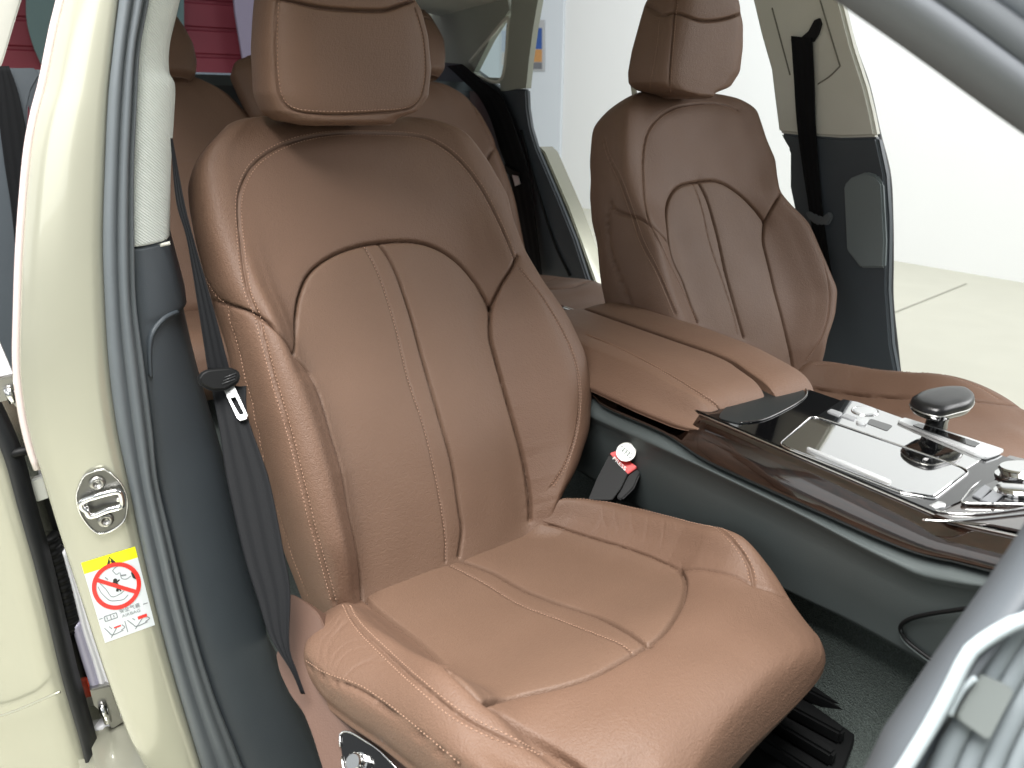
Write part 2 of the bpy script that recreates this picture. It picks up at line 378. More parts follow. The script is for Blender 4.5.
# rubber door seal with two ribs
m1 = lambda t, bx: B*(1-t)+S*t+np.array([bx, 0, 0])
prof = [(-.02, -.01), (0, .006), (.06, .013), (.18, .018), (.32, .017), (.42, .012), (.47, .011), (.55, .016), (.66, .019), (.78, .016), (.84, .008), (.88, .0065), (.95, .010), (1.04, .008), (1.08, -.01)]
V, F = loft([m1(t, b) for t, b in prof]+[m1(1.05, -.03), m1(0, -.03)]); mesh('door_seal', V, F, RUB, car)
# pillar trim: pale fabric above, slate plastic below
zc = zs[np.argmin(np.abs(zs-hit(150, 245, XN, TX)[2]))]
def trimpart(name, sel, m, lift=0):
    s, t = S[sel]+np.array([-.012, .0, 0]), T_[sel]; mid = lambda k, b: s*(1-k)+t*k+np.array([b+lift, 0, 0])
    V, F = loft([off(s, -.05), off(s, lift, 0), mid(.12, .007), mid(.3, .011), mid(.55, .012), mid(.8, .010), mid(.93, .005), off(t, lift-.002, 0), off(t, -.02, .006), off(t, -.10, .02)])
    return mesh(name, V, F, m, car)
up = zs >= zc+.002; dn = zs <= zc
trimpart('fabric_pillar_trim', up, FAB, .002); low = trimpart('lower_pillar_trim', dn, DKT)
lip = [(133, 249), (150, 247.5), (170, 243)]
V, F = tube(on(lip, XN, TX+.001, 20), .0022, 8); mesh('trim_lip', V, F, LTR, car)
# map pocket recess: a sunken plate and its raised rim on the lower trim
def on_trim(px, lift, cnt=60):
    out = []
    for x, y in spline(px, cnt):
        P = hit(x, y, XN, TX)
        for _ in range(4):
            k = np.array([np.interp(P[2], zs, S[:, i]) for i in range(3)])+np.array([-.012, 0, 0]); t = np.array([np.interp(P[2], zs, T_[:, i]) for i in range(3)])
            u = (P[1]-k[1])/(t[1]-k[1]+1e-9); xx = k[0]*(1-u)+t[0]*u+np.interp(u, [0, .12, .3, .55, .8, .93, 1], [0, .007, .011, .012, .010, .005, -.002])
            P = hit(x, y, XN, xx+lift)
        out.append(P)
    return np.array(out)
rim = [(182, 313), (172, 317), (162, 325), (154, 338), (152, 355), (153, 378)]
R0 = on_trim(rim, .0005); R1 = on_trim([(x-5, y-3) for x, y in rim], .0008)
R2 = on_trim([(x-2, y-1) for x, y in rim], .0055)
V, F = loft([R1, R2, R0, off(R0, -.02), off(R1, -.02)]); mesh('pocket_rim', V, F, DKT, low)
# striker on the pillar
def on_jamb(x, y, lift=0):
    P = hit(x, y, XN, JX)
    for _ in range(5):
        a = np.array([np.interp(P[2], zs, A[:, i]) for i in range(3)]); b = np.array([np.interp(P[2], zs, B[:, i]) for i in range(3)])
        u = (P[1]-a[1])/(b[1]-a[1]); xx = a[0]*(1-u)+b[0]*u+np.interp(u, [0, .08, .2, .5, .8, .93, 1], [0, .006, .010, .012, .010, .006, 0]); P = hit(x, y, XN, xx+lift)
    return P
z6 = lambda x, y: (60+x*90/768, 450+y*90/768)
plate = [z6(*p) for p in ((345, 158), (385, 160), (450, 205), (510, 265), (550, 340), (570, 430), (560, 540), (535, 600), (480, 650), (410, 685), (335, 702), (275, 670), (220, 610), (170, 530), (142, 440), (140, 360), (165, 280), (205, 210), (270, 178))]
pc = np.array([on_jamb(x, y, .001) for x, y in spline(plate, 60, closed=True)])
stk = pm('striker', pc, (.0035, 0, 0), mat('striker_plate_steel', (112, 112, 109), .42, metal=1, var=.1, vscale=80), car, .0012, 2)
rim_ = np.vstack([pc, pc[:3]])+np.array([.0042, 0, 0]); V, F = tube(rim_, .0011, 6, caps=False); mesh('plate_rim', V, F, CHR, stk)
loop = [z6(*p) for p in ((200, 500), (180, 470), (200, 435), (330, 390), (470, 355), (510, 365), (525, 400), (530, 470), (500, 490), (400, 515), (290, 560), (250, 560), (230, 520))]
lp = np.array([on_jamb(x, y, .012) for x, y in spline(loop, 50, closed=True)]); lp = np.vstack([lp, lp[:2]]); V, F = tube(lp, .0038, 10, caps=False); mesh('striker_loop', V, F, CHR, stk)
for x, y in ((225, 490), (500, 420)):
    V, F = tube([on_jamb(*z6(x, y), .003), on_jamb(*z6(x, y), .012)], .0032, 10); mesh('loop_foot', V, F, CHR, stk)
for x, y in ((318, 280), (390, 595)):
    cpt = on_jamb(*z6(x, y), .004); an = np.linspace(0, 2*np.pi, 24, endpoint=False)
    ring = [cpt+np.array([h, r*np.cos(t), r*np.sin(t)]) for r, h in ((.0088, 0), (.0085, .003), (.006, .0042), (.0042, .0042), (.0036, .001)) for t in an]
    f = grid_faces(5, 24, True).tolist()+[[4*24+i for i in range(24)]]; mesh('striker_screw', ring, f, MET, stk)
# airbag warning sticker
SN = np.array([[81, 563], [135, 546.5], [155, 625], [105, 643]], float)
def stick(a, b, lift):
    x, y = (1-b)*((1-a)*SN[0]+a*SN[1])+b*((1-a)*SN[3]+a*SN[2]); return on_jamb(x, y, .0006+lift)
sheet = thing('warning_sticker', 'airbag warning sticker, yellow top and red prohibition ring, on the beige pillar', 'sticker', stick(.5, .5, 0))
def sticker_poly(name, pts, m, lift, par=sheet):
    bm = bmesh.new(); vs = [bm.verts.new(Vector(stick(a, b, lift))) for a, b in pts]; bm.faces.new(vs); bmesh.ops.triangulate(bm, faces=bm.faces[:])
    bm.verts.index_update(); V = [v.co[:] for v in bm.verts]; F = [[v.index for v in f.verts] for f in bm.faces]; bm.free(); return V, F
def sheet_grid(a0, a1, b0, b1, lift, n=10):
    V = [stick(a0+(a1-a0)*i/n, b0+(b1-b0)*j/n, lift) for j in range(n+1) for i in range(n+1)]; return V, grid_faces(n+1, n+1, False).tolist()
V, F = sheet_grid(0, 1, .14, 1, 0); mesh('sticker_sheet', V, F, LBL, sheet)
V, F = sheet_grid(0, 1, 0, .14, 0); mesh('yellow_band', V, F, LBY, sheet)
def strip(pts, w, lift, asp=1.6):
    p = np.asarray(pts, float); T = np.gradient(p, axis=0)*np.array([1, asp]); T /= np.linalg.norm(T, axis=1)[:, None]+1e-9; n = np.stack([-T[:, 1], T[:, 0]/asp], 1)
    rows_ = [np.array([stick(a, b, lift) for a, b in p+n*s]) for s in (-w/2, w/2)]; return loft(rows_, closed=False)
an = np.linspace(0, 2*np.pi, 49); RC = np.array([.498, .393])
ringp = RC+np.stack([.415*np.cos(an), .259*np.sin(an)], 1)
ln = lambda *p: spline(p, 14)
V, F = joinm([strip(ringp, .08, .0006), strip(ln((.17, .245), (.83, .545)), .075, .0005)]); mesh('prohibition_ring', V, F, LBR, sheet)
V, F = joinm([sticker_poly('', ((.43, .115), (.51, .025), (.60, .115)), LBK, .0003)]); mesh('warning_triangle', V, F, LBK, sheet)
V, F = joinm([strip(ln((.512, .05), (.512, .085)), .02, .0005), strip(ln((.512, .095), (.512, .105)), .02, .0005)]); mesh('exclamation_mark', V, F, LBY, sheet)
draw = [strip(ln(*p), w, .0003) for p, w in (
    (((.17, .33), (.20, .42), (.30, .53), (.40, .56)), .014), (((.22, .30), (.30, .40), (.36, .50), (.52, .50), (.62, .47)), .014), (((.40, .56), (.55, .575), (.66, .54)), .014),
    (((.50, .20), (.60, .17), (.75, .19), (.86, .24)), .014), (((.50, .20), (.55, .26), (.62, .25), (.62, .32), (.70, .35), (.80, .33)), .014), (((.62, .29), (.72, .30)), .03), (((.34, .25), (.38, .29)), .02), (((.28, .29), (.33, .32)), .02))]
V, F = joinm(draw); mesh('seat_drawing', V, F, LBG, sheet)
body_ = [strip(ln((.46, .33), (.50, .36), (.52, .41), (.48, .46)), .05, .0004), strip(ln((.42, .37), (.50, .36), (.58, .33)), .025, .0004), strip(ln((.52, .41), (.55, .47)), .025, .0004), sticker_poly('', [(.50+.04*math.cos(t), .325+.025*math.sin(t)) for t in np.linspace(0, 6.28, 13)[:-1]], LBK, .0004), sticker_poly('', [(.845, .26), (.885, .30), (.895, .37), (.87, .39), (.82, .36), (.81, .30)], LBK, .0004)]
V, F = joinm(body_); mesh('figure_drawing', V, F, LBK, sheet)
def text_mesh(body, size=1.0):
    cu = bpy.data.curves.new('t', 'FONT'); cu.body = body; cu.size = size; cu.align_x = 'CENTER'; cu.align_y = 'CENTER'
    o = bpy.data.objects.new('t', cu); COL.objects.link(o); dg = bpy.context.evaluated_depsgraph_get(); dg.update()
    me = bpy.data.meshes.new_from_object(o.evaluated_get(dg)); V = np.array([v.co[:] for v in me.vertices]).reshape(-1, 3); F = [list(p.vertices) for p in me.polygons]
    bpy.data.objects.remove(o); bpy.data.curves.remove(cu); bpy.data.meshes.remove(me); return V, F
def sticker_text(name, body, a, b, w, h, m):
    V, F = text_mesh(body)
    if not len(V): return
    lo, hi = V.min(0), V.max(0); c = (lo+hi)/2
    mesh(name, [stick(a+(v[0]-c[0])/(hi[0]-lo[0])*w, b-(v[1]-c[1])/(hi[1]-lo[1])*h, .0004) for v in V], F, m, sheet, smooth=False)
sticker_text('lettering', '安全气囊', .62, .700, .40, .055, LBG)
sticker_text('lettering', 'AIRBAG', .62, .765, .36, .035, LBG)
bk = [strip(ln(*p), .016, .0003) for p in (((.12, .70), (.36, .70)), ((.12, .76), (.36, .76)), ((.12, .70), (.12, .76)), ((.36, .70), (.36, .76)), ((.24, .70), (.24, .76)), ((.17, .715), (.17, .745)), ((.30, .715), (.30, .745)), ((.02, .71), (.09, .71)), ((.88, .71), (.97, .71)), ((.47, .83), (.47, .97)),
    ((.07, .83), (.13, .90), (.18, .94), (.40, .93)), ((.14, .965), (.30, .87)), ((.20, .87), (.16, .83)), ((.40, .86), (.44, .90), (.36, .92)), ((.52, .83), (.60, .90), (.66, .94), (.88, .93)), ((.62, .965), (.80, .87)), ((.66, .86), (.62, .83)), ((.88, .86), (.93, .90), (.84, .92)))]
V, F = joinm(bk); mesh('pictogram_lines', V, F, LBG, sheet)
V, F = strip(ln((.24, .865), (.38, .865)), .03, .0004); mesh('airbag_drawing', V, F, LBR, sheet)
V, F = strip(ln((.72, .85), (.90, .85)), .06, .0004); mesh('airbag_drawing', V, F, LBR, sheet)

# far pillar (driver side)
n2 = np.array([0, 1, .143]); c2 = .794
far = lambda px, d=0: [hit(x, y, n2, c2-d) for x, y in px]
lt = [(745, -60), (752, 0), (760, 34), (770, 69), (773, 94), (778, 133), (800, 135), (840, 138), (876, 137), (871, 112), (865, 87), (852, 47), (840, 0), (822, -60)]
ptrim = pm('far_pillar_trim', far(lt), (0, .022, 0), LTR, car, .006, 3)
dkp = [(779, 132.5), (784, 142), (789, 150), (789, 187), (800, 240), (810, 300), (815, 420), (830, 560), (935, 560), (905, 420), (891, 345), (887, 290), (888, 240), (888, 219), (885, 175), (877, 136.8), (840, 137.8), (800, 135)]
dtrim = pm('far_lower_trim', far(dkp), (0, .022, 0), DKT, car, .006, 3)
pm('pocket_recess', far([(843, 186), (850, 178), (865, 172), (876, 175), (882, 184), (885, 240), (884, 268), (860, 268), (846, 250)], .0065), (0, .012, 0), mat('lit_recess_grey', (112, 122, 124), .5), dtrim, .004, 2)  # light caught in the pocket is put into this paler grey
for px in (((772, 8), (790, 75)), ((820, 0), (829, 30), (840, 66)), ((840, 66), (830, 76), (818, 84))):
    V, F = tube([hit(x, y, n2, c2-.001) for x, y in spline(px, 12)], .0016, 6); mesh('panel_seam', V, F, mat('trim_joint', (120, 118, 108), .7), ptrim)
sl = [(789, 40), (800, 38), (808, 31), (814, 20), (819, 18), (821, 24), (818, 34), (813, 42)]
pm('belt_slot', far(sl, .008), (0, .006, 0), BLK, ptrim, .001, 1)
edge = [(836, -20), (852, 45), (866, 86), (877, 134), (887, 175), (889.5, 219), (890, 260), (890, 300), (895, 350), (900, 395)]
V, F = tube([hit(x, y, n2, c2+.03) for x, y in spline(edge, 50)], .008, 8); mesh('far_door_seal', V, F, RUD, car)
# far rear pillar, quarter window and rear opening
n3 = np.array([0, 1, .16]); c3 = .80
q3 = lambda px, d=0: [hit(x, y, n3, c3-d) for x, y in px]
pm('rear_pillar_trim', q3([(400, -60), (400, 20), (440, 62), (462, 64), (480, 79), (500, 84), (501, 92), (515, 89), (526, 88), (529, 59), (533, 29), (538, 0), (545, -60), (512, -60), (511, 14), (508, 28), (503, 78), (480, 77), (474, 72), (490, 40), (503, 20), (509, 10), (500, -60)]), (0, .02, 0), mat('sage_trim', (150, 154, 144), .7), car, .0)
pm('rear_side_panel', q3([(405, 30), (470, 66), (500, 88), (512, 92), (522, 150), (575, 300), (470, 330), (420, 120)], -.035), (0, .02, 0), DKT, car, .003, 1)
gl = mat('quarter_glass', (214, 236, 234), .05); nt = gl.node_tree; b = nt.nodes['Principled BSDF']; b.inputs['Transmission Weight'].default_value = 1; b.inputs['IOR'].default_value = 1.02; b.inputs['Alpha'].default_value = .5
pm('quarter_window', q3([(470, 80), (490, 40), (506, 18), (514, 20), (507, 84)], -.05), (0, .004, 0), gl, car)
V, F = tube(q3(spline([(462, 66), (482, 78), (502, 78), (508, 28), (507, 18), (488, 40), (470, 62)], 60)), .006, 8); mesh('window_surround', V, F, LTR, car)
dk3 = [(498, 89), (526, 89), (527, 109), (530, 128), (536, 148), (557, 197), (574, 239), (586, 276), (640, 420), (540, 420), (508, 200), (500, 150)]
rp = pm('rear_lower_trim', q3(dk3), (0, .02, 0), DKT, car, .006, 3)
V, F = tube(q3(spline([(521, 130), (530, 165), (541, 201), (555, 244), (570, 276)], 40), .003), .005, 8); mesh('trim_groove', V, F, BLK, rp)
pm('far_sill', q3([(538, 146), (544, 152), (568, 207), (584, 250), (594, 278), (650, 420), (640, 420), (584, 272), (572, 238), (555, 197)], -.02), (0, .06, 0), PNT, car, .004, 2)
# parcel shelf, rear window
SHL = mat('grey_shelf', (92, 102, 108), .7, grain=.0003, scale=500)
sx = -1.86; z0 = hit(120, 72, XN, sx)[2]
V, F = box((-2.45, -.72, z0-.03), (sx, .72, z0)); mesh('parcel_shelf', V, F, SHL, car, smooth=False)
V, F = box((sx-.03, -.70, .30), (sx-.001, .70, z0-.004)); mesh('shelf_front', V, F, DKT, car, smooth=False)
V, F = tube([( -2.4, -.62, z0+.006), (-2.4, .62, z0+.006)], .02, 8); mesh('shelf_edge', V, F, mat('pale_shelf_edge', (150, 162, 172), .5), car)
rg = mat('rear_glass', (235, 240, 245), .02); b = rg.node_tree.nodes['Principled BSDF']; b.inputs['Transmission Weight'].default_value = 1; b.inputs['IOR'].default_value = 1.01
pm('rear_window', [(-2.42, -.60, z0+.01), (-2.42, .60, z0+.01), (-1.95, .50, z0+.40), (-1.95, -.50, z0+.40)], (.004, 0, .003), rg, car)
# near rear pillar with its pale trim, top left
pm('near_rear_pillar', [hit(x, y, XN, -2.05) for x, y in ((-60, 80), (-8, 90), (4, 58), (14, 24), (22, -2), (38, -60), (-60, -60))], (-.08, 0, 0), LTR, car, .004, 2)
# roof lining over the cabin
yy = np.linspace(-1, 1, 13); xs = np.linspace(-2.0, .28, 11)
G = np.array([[(x, .66*y, .955-.05*y*y-.02*((x+.9)/1.1)**2) for y in yy] for x in xs])
V = np.vstack([G.reshape(-1, 3), G.reshape(-1, 3)+[0, 0, .03]]); f = grid_faces(11, 13, False); f2 = f[:, ::-1]+143
mesh('roof', V, f.tolist()+f2.tolist(), LTR, car)
# sill and carpeted floor
pm('near_sill', [(-1.5, -.86, -.36), (-1.5, -.72, -.36), (1.3, -.72, -.36), (1.3, -.86, -.36)], (0, 0, -.17), PNT, car, .02, 3)
zc0 = -.13
prof = [(-.59, zc0-.05), (-.58, zc0), (-.22, zc0), (-.12, zc0+.001), (-.085, zc0+.012), (-.068, zc0+.045), (-.056, .0), (-.045, .045)]
P = np.array([[(x, y, z) for y, z in prof] for x in np.linspace(-1.3, 1.2, 40)]); mesh('carpet', P.reshape(-1, 3), grid_faces(40, len(prof), False).tolist(), CAR, car)
P = np.array([[(x, -y, z) for y, z in prof] for x in np.linspace(-1.3, 1.2, 40)]); mesh('carpet', P.reshape(-1, 3), grid_faces(40, len(prof), False).tolist(), CAR, car)
# ribbed black rail cover in front of the seat
zr = zc0+.012
for px in (((795, 692), (850, 720)), ((785, 712), (842, 743)), ((772, 728), (833, 765)), ((760, 745), (820, 784))):
    a, b_ = hit(*px[0], (0, 0, 1), zr), hit(*px[1], (0, 0, 1), zr); d = (b_-a); n = np.array([-d[1], d[0], 0]); n /= np.linalg.norm(n)
    pm('rail_cover', [a-d*.6-n*.007, a-d*.6+n*.007, b_+n*.007, b_-n*.007], (0, 0, .018), BLK, car, .003, 2)
a = hit(720, 730, (0, 0, 1), zr-.004); pm('rail_tray', [hit(x, y, (0, 0, 1), zr-.006) for x, y in ((720, 700), (800, 676), (862, 714), (852, 750), (842, 776), (830, 810), (690, 830))], (0, 0, .006), BLK, car, .002, 1)

# ------------------------------------------------------------------ near door jamb at lower right and windscreen pillar at upper right
PG = mat('soft_grey_seal', (112, 118, 124), .6, var=.05); PG2 = mat('mid_grey_trim', (112, 120, 124), .6, var=.04); PW = mat('pale_bead', (150, 160, 164), .4); 
t_ = .36
def near_band(name, pa, pb, m, par, bulge=.008, t=t_, back=.02, roof=None):
    a = np.array([dep(x, y, t) for x, y in spline(pa, 30)]); b_ = np.array([dep(x, y, t) for x, y in spline(pb, 30)])
    if roof:   # runs on up to the roof edge and down to the foot of the windscreen
        w = b_[0]-a[0]; a0 = np.array([.27, -.585, .925])+w*roof[0]; b0 = np.array([.27, -.585, .925])+w*roof[1]; k = np.linspace(0, 1, 12)[:-1, None]; e = a[-1]-a[-4]
        a = np.vstack([a0*(1-k)+a[0]*k, a, a[-1]+e*np.linspace(.3, 5, 10)[:, None]]); b_ = np.vstack([b0*(1-k)+b_[0]*k, b_, b_[-1]+e*np.linspace(.3, 5, 10)[:, None]])
    g = lambda k, h: a*(1-k)+b_*k-CD*h
    V, F = loft([g(0, -back), g(0, 0), g(.12, bulge*.55), g(.3, bulge*.9), g(.5, bulge), g(.7, bulge*.9), g(.88, bulge*.55), g(1, 0), g(1, -back)]); return mesh(name, V, F, m, par)
fp = near_band('windscreen_pillar', ((830, -116), (905, -56), (985, -6), (1024, 21), (1110, 80)), ((890, -156), (960, -96), (1050, -36), (1110, 4), (1160, 34)), mat('slate_face', (116, 122, 130), .65), car, .010, t_-.006, roof=(2, 3))
near_band('outer_seal', ((780, -76), (840, -30), (930, 33), (1024, 101), (1110, 161)), ((800, -92), (868, -44), (950, 12), (1024, 66), (1110, 129)), mat('dark_seal', (98, 102, 107), .7), fp, .006, roof=(0, 1))
near_band('middle_seal', ((800, -92), (868, -44), (950, 12), (1024, 66), (1110, 129)), ((830, -116), (905, -56), (985, -6), (1024, 21), (1110, 80)), mat('mid_seal', (80, 84, 88), .7), fp, .006, t_-.004, roof=(1, 2))
L0 = [(700, 1120), (820, 905), (872, 810), (894, 768), (903, 748), (914, 732), (958, 668), (1002, 606), (1030, 566), (1072, 500), (1150, 378), (1240, 237)]
L1 = [(713, 1125), (833, 910), (885, 815), (908, 773), (917, 754), (927, 741), (970, 684), (1012, 624), (1040, 583), (1082, 516), (1162, 392), (1252, 250)]
dj = near_band('door_jamb', L1, [(740, 1130), (858, 912), (905, 815), (920, 775), (935, 750), (950, 735), (985, 690), (1020, 650), (1060, 600), (1090, 560), (1190, 410), (1280, 270)], mat('jamb_panel_grey', (66, 73, 79), .5), car, .001, t_+.01)
near_band('jamb_seal', L0, L1, mat('jamb_seal_grey', (74, 79, 84), .6), dj, .006)
pm('jamb_backing', [dep(x, y, t_+.022) for x, y in ((912, 800), (1000, 672), (1100, 540), (1200, 390), (1290, 262), (1430, 360), (1430, 1150), (745, 1150))], tuple(CD*.03), PG2, dj, .003, 2)
bead = [(730, 1090), (880, 810), (905, 768), (930, 727), (950, 690), (966, 658), (975, 647), (988, 638), (1006, 627), (1030, 617), (1070, 606), (1200, 575), (1400, 520)]
V, F = tube([dep(x, y, t_-.006) for x, y in spline(bead, 60)], .0034, 10); mesh('pale_bead', V, F, PW, dj)
for k in range(18):
    a = np.array([-10+k*24, 0]); pa = [(800+a[0], 1060), (925+a[0], 830), (960+a[0], 745), (1000+a[0], 670), (1050+a[0], 590), (1130+a[0], 470)]
    V, F = tube([dep(x, y, t_+.006) for x, y in spline(pa, 24)], .0052, 10); mesh('jamb_rib', V, F, PG2, dj)
clip = [(979, 673), (1016, 690), (989, 742), (957, 719)]
pm('clip_box', [dep(x, y, t_-.004) for x, y in roundpoly(clip, .15)], tuple(CD*.012), mat('clip_grey', (112, 118, 117), .55), dj, .0015, 2)
V, F = tube([dep(x, y, t_-.005) for x, y in spline([(975, 677), (963, 688), (954, 703), (949, 715)], 14)], .0017, 8); mesh('clip_strap', V, F, PW, dj)

# ------------------------------------------------------------------ open rear door, lower left
rd = thing('rear_door', 'open beige rear door with black edge seal at the lower left', 'door', dep(40, 600, 1.18))
dx = -.30
De = [(-24, 392), (3, 451), (19, 507), (35, 563), (49, 619), (62, 674), (78, 730), (88, 768), (97, 805)]
nd = np.array([.86, -.5, 0]); nd /= np.linalg.norm(nd); cd_ = nd@np.array([-.36, -.88, 0])
E_ = on(De, nd, cd_, 60); away = np.array([-.5, -.86, 0])
V, F = loft([E_, E_+away*.04+nd*.006, E_+away*.35+nd*.02, E_+away*.8, E_+away*.8-nd*.06, E_-nd*.06]); sk = mesh('door_skin', V, F, PNT, rd)
V, F = loft([E_+nd*.003, E_-away*.004+nd*.009, E_-away*.009+nd*.008, E_-away*.013, E_-away*.012-nd*.02, E_-nd*.02]); mesh('edge_seal', V, F, RUD, rd)
cr = on([(-40, 716), (0, 716), (60, 692)], nd, cd_+.024, 10); V, F = tube(cr, .002, 6); mesh('body_crease', V, F, PNT, sk)
# hinge, check rod, wiring boot and bright door shut hardware between pillar and rear door
xh = -.27
hp = lambda px, x=xh: [hit(a, b, XN, x-.10) for a, b in px]
pm('hinge_leaf', hp([(-6, 380), (16, 375), (24, 384), (27, 405), (20, 412), (10, 400), (-6, 404)], -.245), (-.012, 0, 0), MET, rd, .002, 2)
V, F = tube(hp([(8, 388), (14, 402)], -.24), .006, 12); mesh('hinge_bolt', V, F, CHR, rd)
V, F = tube(hp([(6, 456), (20, 452), (42, 448)], -.25), .006, 10); mesh('check_rod', V, F, BLK, rd)
WP = mat('white_glossy_sill', (225, 226, 230), .12, coat=.8)
pm('white_shut_face', hp([(-6, 330), (22, 395), (30, 420), (42, 470), (60, 540), (92, 620), (116, 690), (160, 790), (96, 790), (70, 700), (50, 620), (24, 520), (2, 440), (-10, 420)], -.33), (-.02, 0, 0), WP, rd, .004, 2)
bt = hp([(46, 536), (52, 553), (58, 572), (63, 590), (67, 610), (68, 630)], -.285)
V, F = tube(spline(bt, 160), .0155, 16, rad_fn=lambda t: 1+.07*math.sin(t*2*math.pi*14)); mesh('wiring_boot', V, F, BLK, rd)
pm('boot_socket', hp([(24, 500), (50, 494), (68, 552), (64, 566), (42, 562)], -.30), (-.02, 0, 0), BLK, rd, .003, 2)
def shut_strip(name, pl, pr, prof, m):
    a, b_ = np.array(spline(hp(pl, -.275), 40)), np.array(spline(hp(pr, -.275), 40)); ln_ = [a*(1-k)+b_*k+np.array([h, 0, 0]) for k, h in prof]
    V, F = loft(ln_+[ln_[-1]-[.02, 0, 0], ln_[0]-[.02, 0, 0]]); return mesh(name, V, F, m, rd)
rib = [(0, 0), (.1, .004), (.28, .005), (.36, .001), (.44, .001), (.52, .005), (.7, .006), (.8, .002), (.86, .005), (1, .002)]
shut_strip('sill_rail', [(62, 552), (72, 590), (82, 630), (93, 664), (100, 690)], [(70, 548), (86, 590), (99, 632), (112, 668), (120, 690)], rib, WP)
shut_strip('sill_rail', [(72, 628), (80, 655), (88, 680), (93, 695)], [(80, 622), (90, 652), (99, 680), (104, 694)], [(0, 0), (.3, .004), (.7, .004), (1, 0)], mat('lilac_reflection_tint', (172, 170, 190), .15, coat=.6))  # lilac reflection on the shut strip is put into the colour
shut_strip('sill_rail', [(92, 728), (104, 752), (118, 785)], [(126, 722), (142, 750), (160, 785)], rib, WP)
pm('lower_hinge', hp([(90, 690), (116, 684), (122, 704), (124, 722), (112, 730), (104, 715), (94, 706)], -.262), (-.014, 0, 0), MET, rd, .002, 2)
V, F = tube(hp([(102, 705), (108, 722)], -.258), .006, 12); mesh('hinge_bolt', V, F, CHR, rd)
pm('door_reflector', hp([(84, 680), (92, 676), (97, 694), (90, 698)], -.29), (-.006, 0, 0), mat('orange_reflector', (225, 70, 40), .25), rd, .001, 1)
pm('upper_socket', hp([(26, 482), (44, 476), (50, 498), (32, 504)], -.285), (-.012, 0, 0), SLV, rd, .002, 2)

# ------------------------------------------------------------------ front passenger seat
seatA = thing('leather_seat', 'brown leather front passenger seat nearest the camera, in front of the beige pillar', 'car seat', (.15, -.37, -.12), 'front seats')
YAW = 4.5; fb = back_frame(0, -.37, 0, 27, YAW)
def prof_fn(fr, px, w):
    p = np.array(sorted(map(tuple, fr.px(px, w)))); return lambda a: np.interp(a, p[:, 0], p[:, 1])
def back_ring(depth, bol, qi=None):
    def f(v):
        b = bol(v); c = .016*bump(v, .16, .13)
        if qi:
            l, r = qi(v); g = lambda q, t: q+t*(np.sign(q)-q)
            return [(0, c), (r*.55, c), (r*.93, c+.002), (g(r, .22), c+b*.55), (g(r, .52), c+b), (g(r, .82), c+b*.66), (.99, -.012+b*.2), (1.0, -.05), (.97, -.085), (.9, -depth+.012), (.6, -depth-.008), (0, -depth-.012), (-.6, -depth-.008), (-.9, -depth+.012), (-.97, -.085), (-1.0, -.05), (-.99, -.012+b*.2), (g(l, .82), c+b*.66), (g(l, .52), c+b), (g(l, .22), c+b*.55), (l*.93, c+.002), (l*.55, c)]
        return [(0, c), (.28, c+.001), (.5, c+.004), (.68, c+b*.55), (.84, c+b), (.94, c+b*.62), (.995, -.016+b*.2), (1.0, -.05), (.97, -.085), (.9, -depth+.012), (.6, -depth-.008), (0, -depth-.012), (-.6, -depth-.008), (-.9, -depth+.012), (-.97, -.085), (-1.0, -.05), (-.995, -.016+b*.2), (-.94, c+b*.62), (-.84, c+b), (-.68, c+b*.55), (-.5, c+.004), (-.28, c+.001)]
    return f
bolA = lambda v: .010+.032*ramp(v, -.05, .08)*(1-ramp(v, .30, .50))
Rp = [(524, 522), (542, 506), (556, 491), (574, 465), (586, 430), (590, 388), (585, 353), (570, 317), (546, 282), (521, 254), (512, 225), (500, 203), (481, 172), (459, 144), (437, 128), (416, 120)]
Lp = [(262, 117), (241, 122), (219, 131), (207, 147), (192, 167), (185, 187), (187, 207), (192, 233), (197, 256), (208, 300), (222, 340), (238, 400), (252, 450), (268, 510), (286, 560), (304, 604), (316, 622)]
R_ = edge_fn(np.vstack([[(-.12, .13), (.0, .15), (.035, .168)], fb.px(Rp[3:9], .006), fb.px(Rp[9:11], -.015), fb.px(Rp[11:], -.035)])); L_ = edge_fn(np.vstack([fb.px(Lp[:2], -.035), fb.px(Lp[2:4], -.045), fb.px(Lp[4:5], -.06), fb.px(Lp[5:], -.07)]))
insL_px = [(298, 354), (317, 384), (326, 409), (335, 440), (344, 472), (351, 517), (359, 555), (364, 600)]; insR_px = [(490, 307), (490, 335), (495, 356), (504, 388), (514, 423), (523, 458), (529, 495), (530, 520)]
vtop = max(fb.px(Lp[:1], -.035)[0][0], fb.px(Rp[-1:], -.035)[0][0])+.002
qL, qR = prof_fn(fb, insL_px, .01), prof_fn(fb, insR_px, .01)
def qback(v):
    h, m = (R_(v)-L_(v))/2, (R_(v)+L_(v))/2; return max(-.72, (float(qL(v))-m)/h), min(.72, (float(qR(v))-m)/h)
A_ = rows(-.11, vtop, 480); P = skin(fb, A_, L_, R_, back_ring(.125, bolA, qback), -.055, squash_fn(-.11, -.06, vtop-.07, vtop, 2.3), ns=760, smooth=13)
ins = [(298, 354), (297, 321), (300, 296), (310, 273), (331, 256), (360, 245), (388, 241), (416, 241), (437, 247), (458, 261), (476, 282), (490, 307)]
insR = [(490, 307), (490, 335), (495, 356), (504, 388), (514, 423), (523, 458), (529, 495), (530, 520)]
insL = [(298, 354), (317, 384), (326, 409), (335, 440), (344, 472), (351, 517), (359, 555), (364, 600)]
bolLt = [(210, 300), (222, 304), (231, 307), (250, 313), (275, 327), (298, 354)]
bolRt = [(490, 307), (500, 286), (512, 266), (519, 254)]
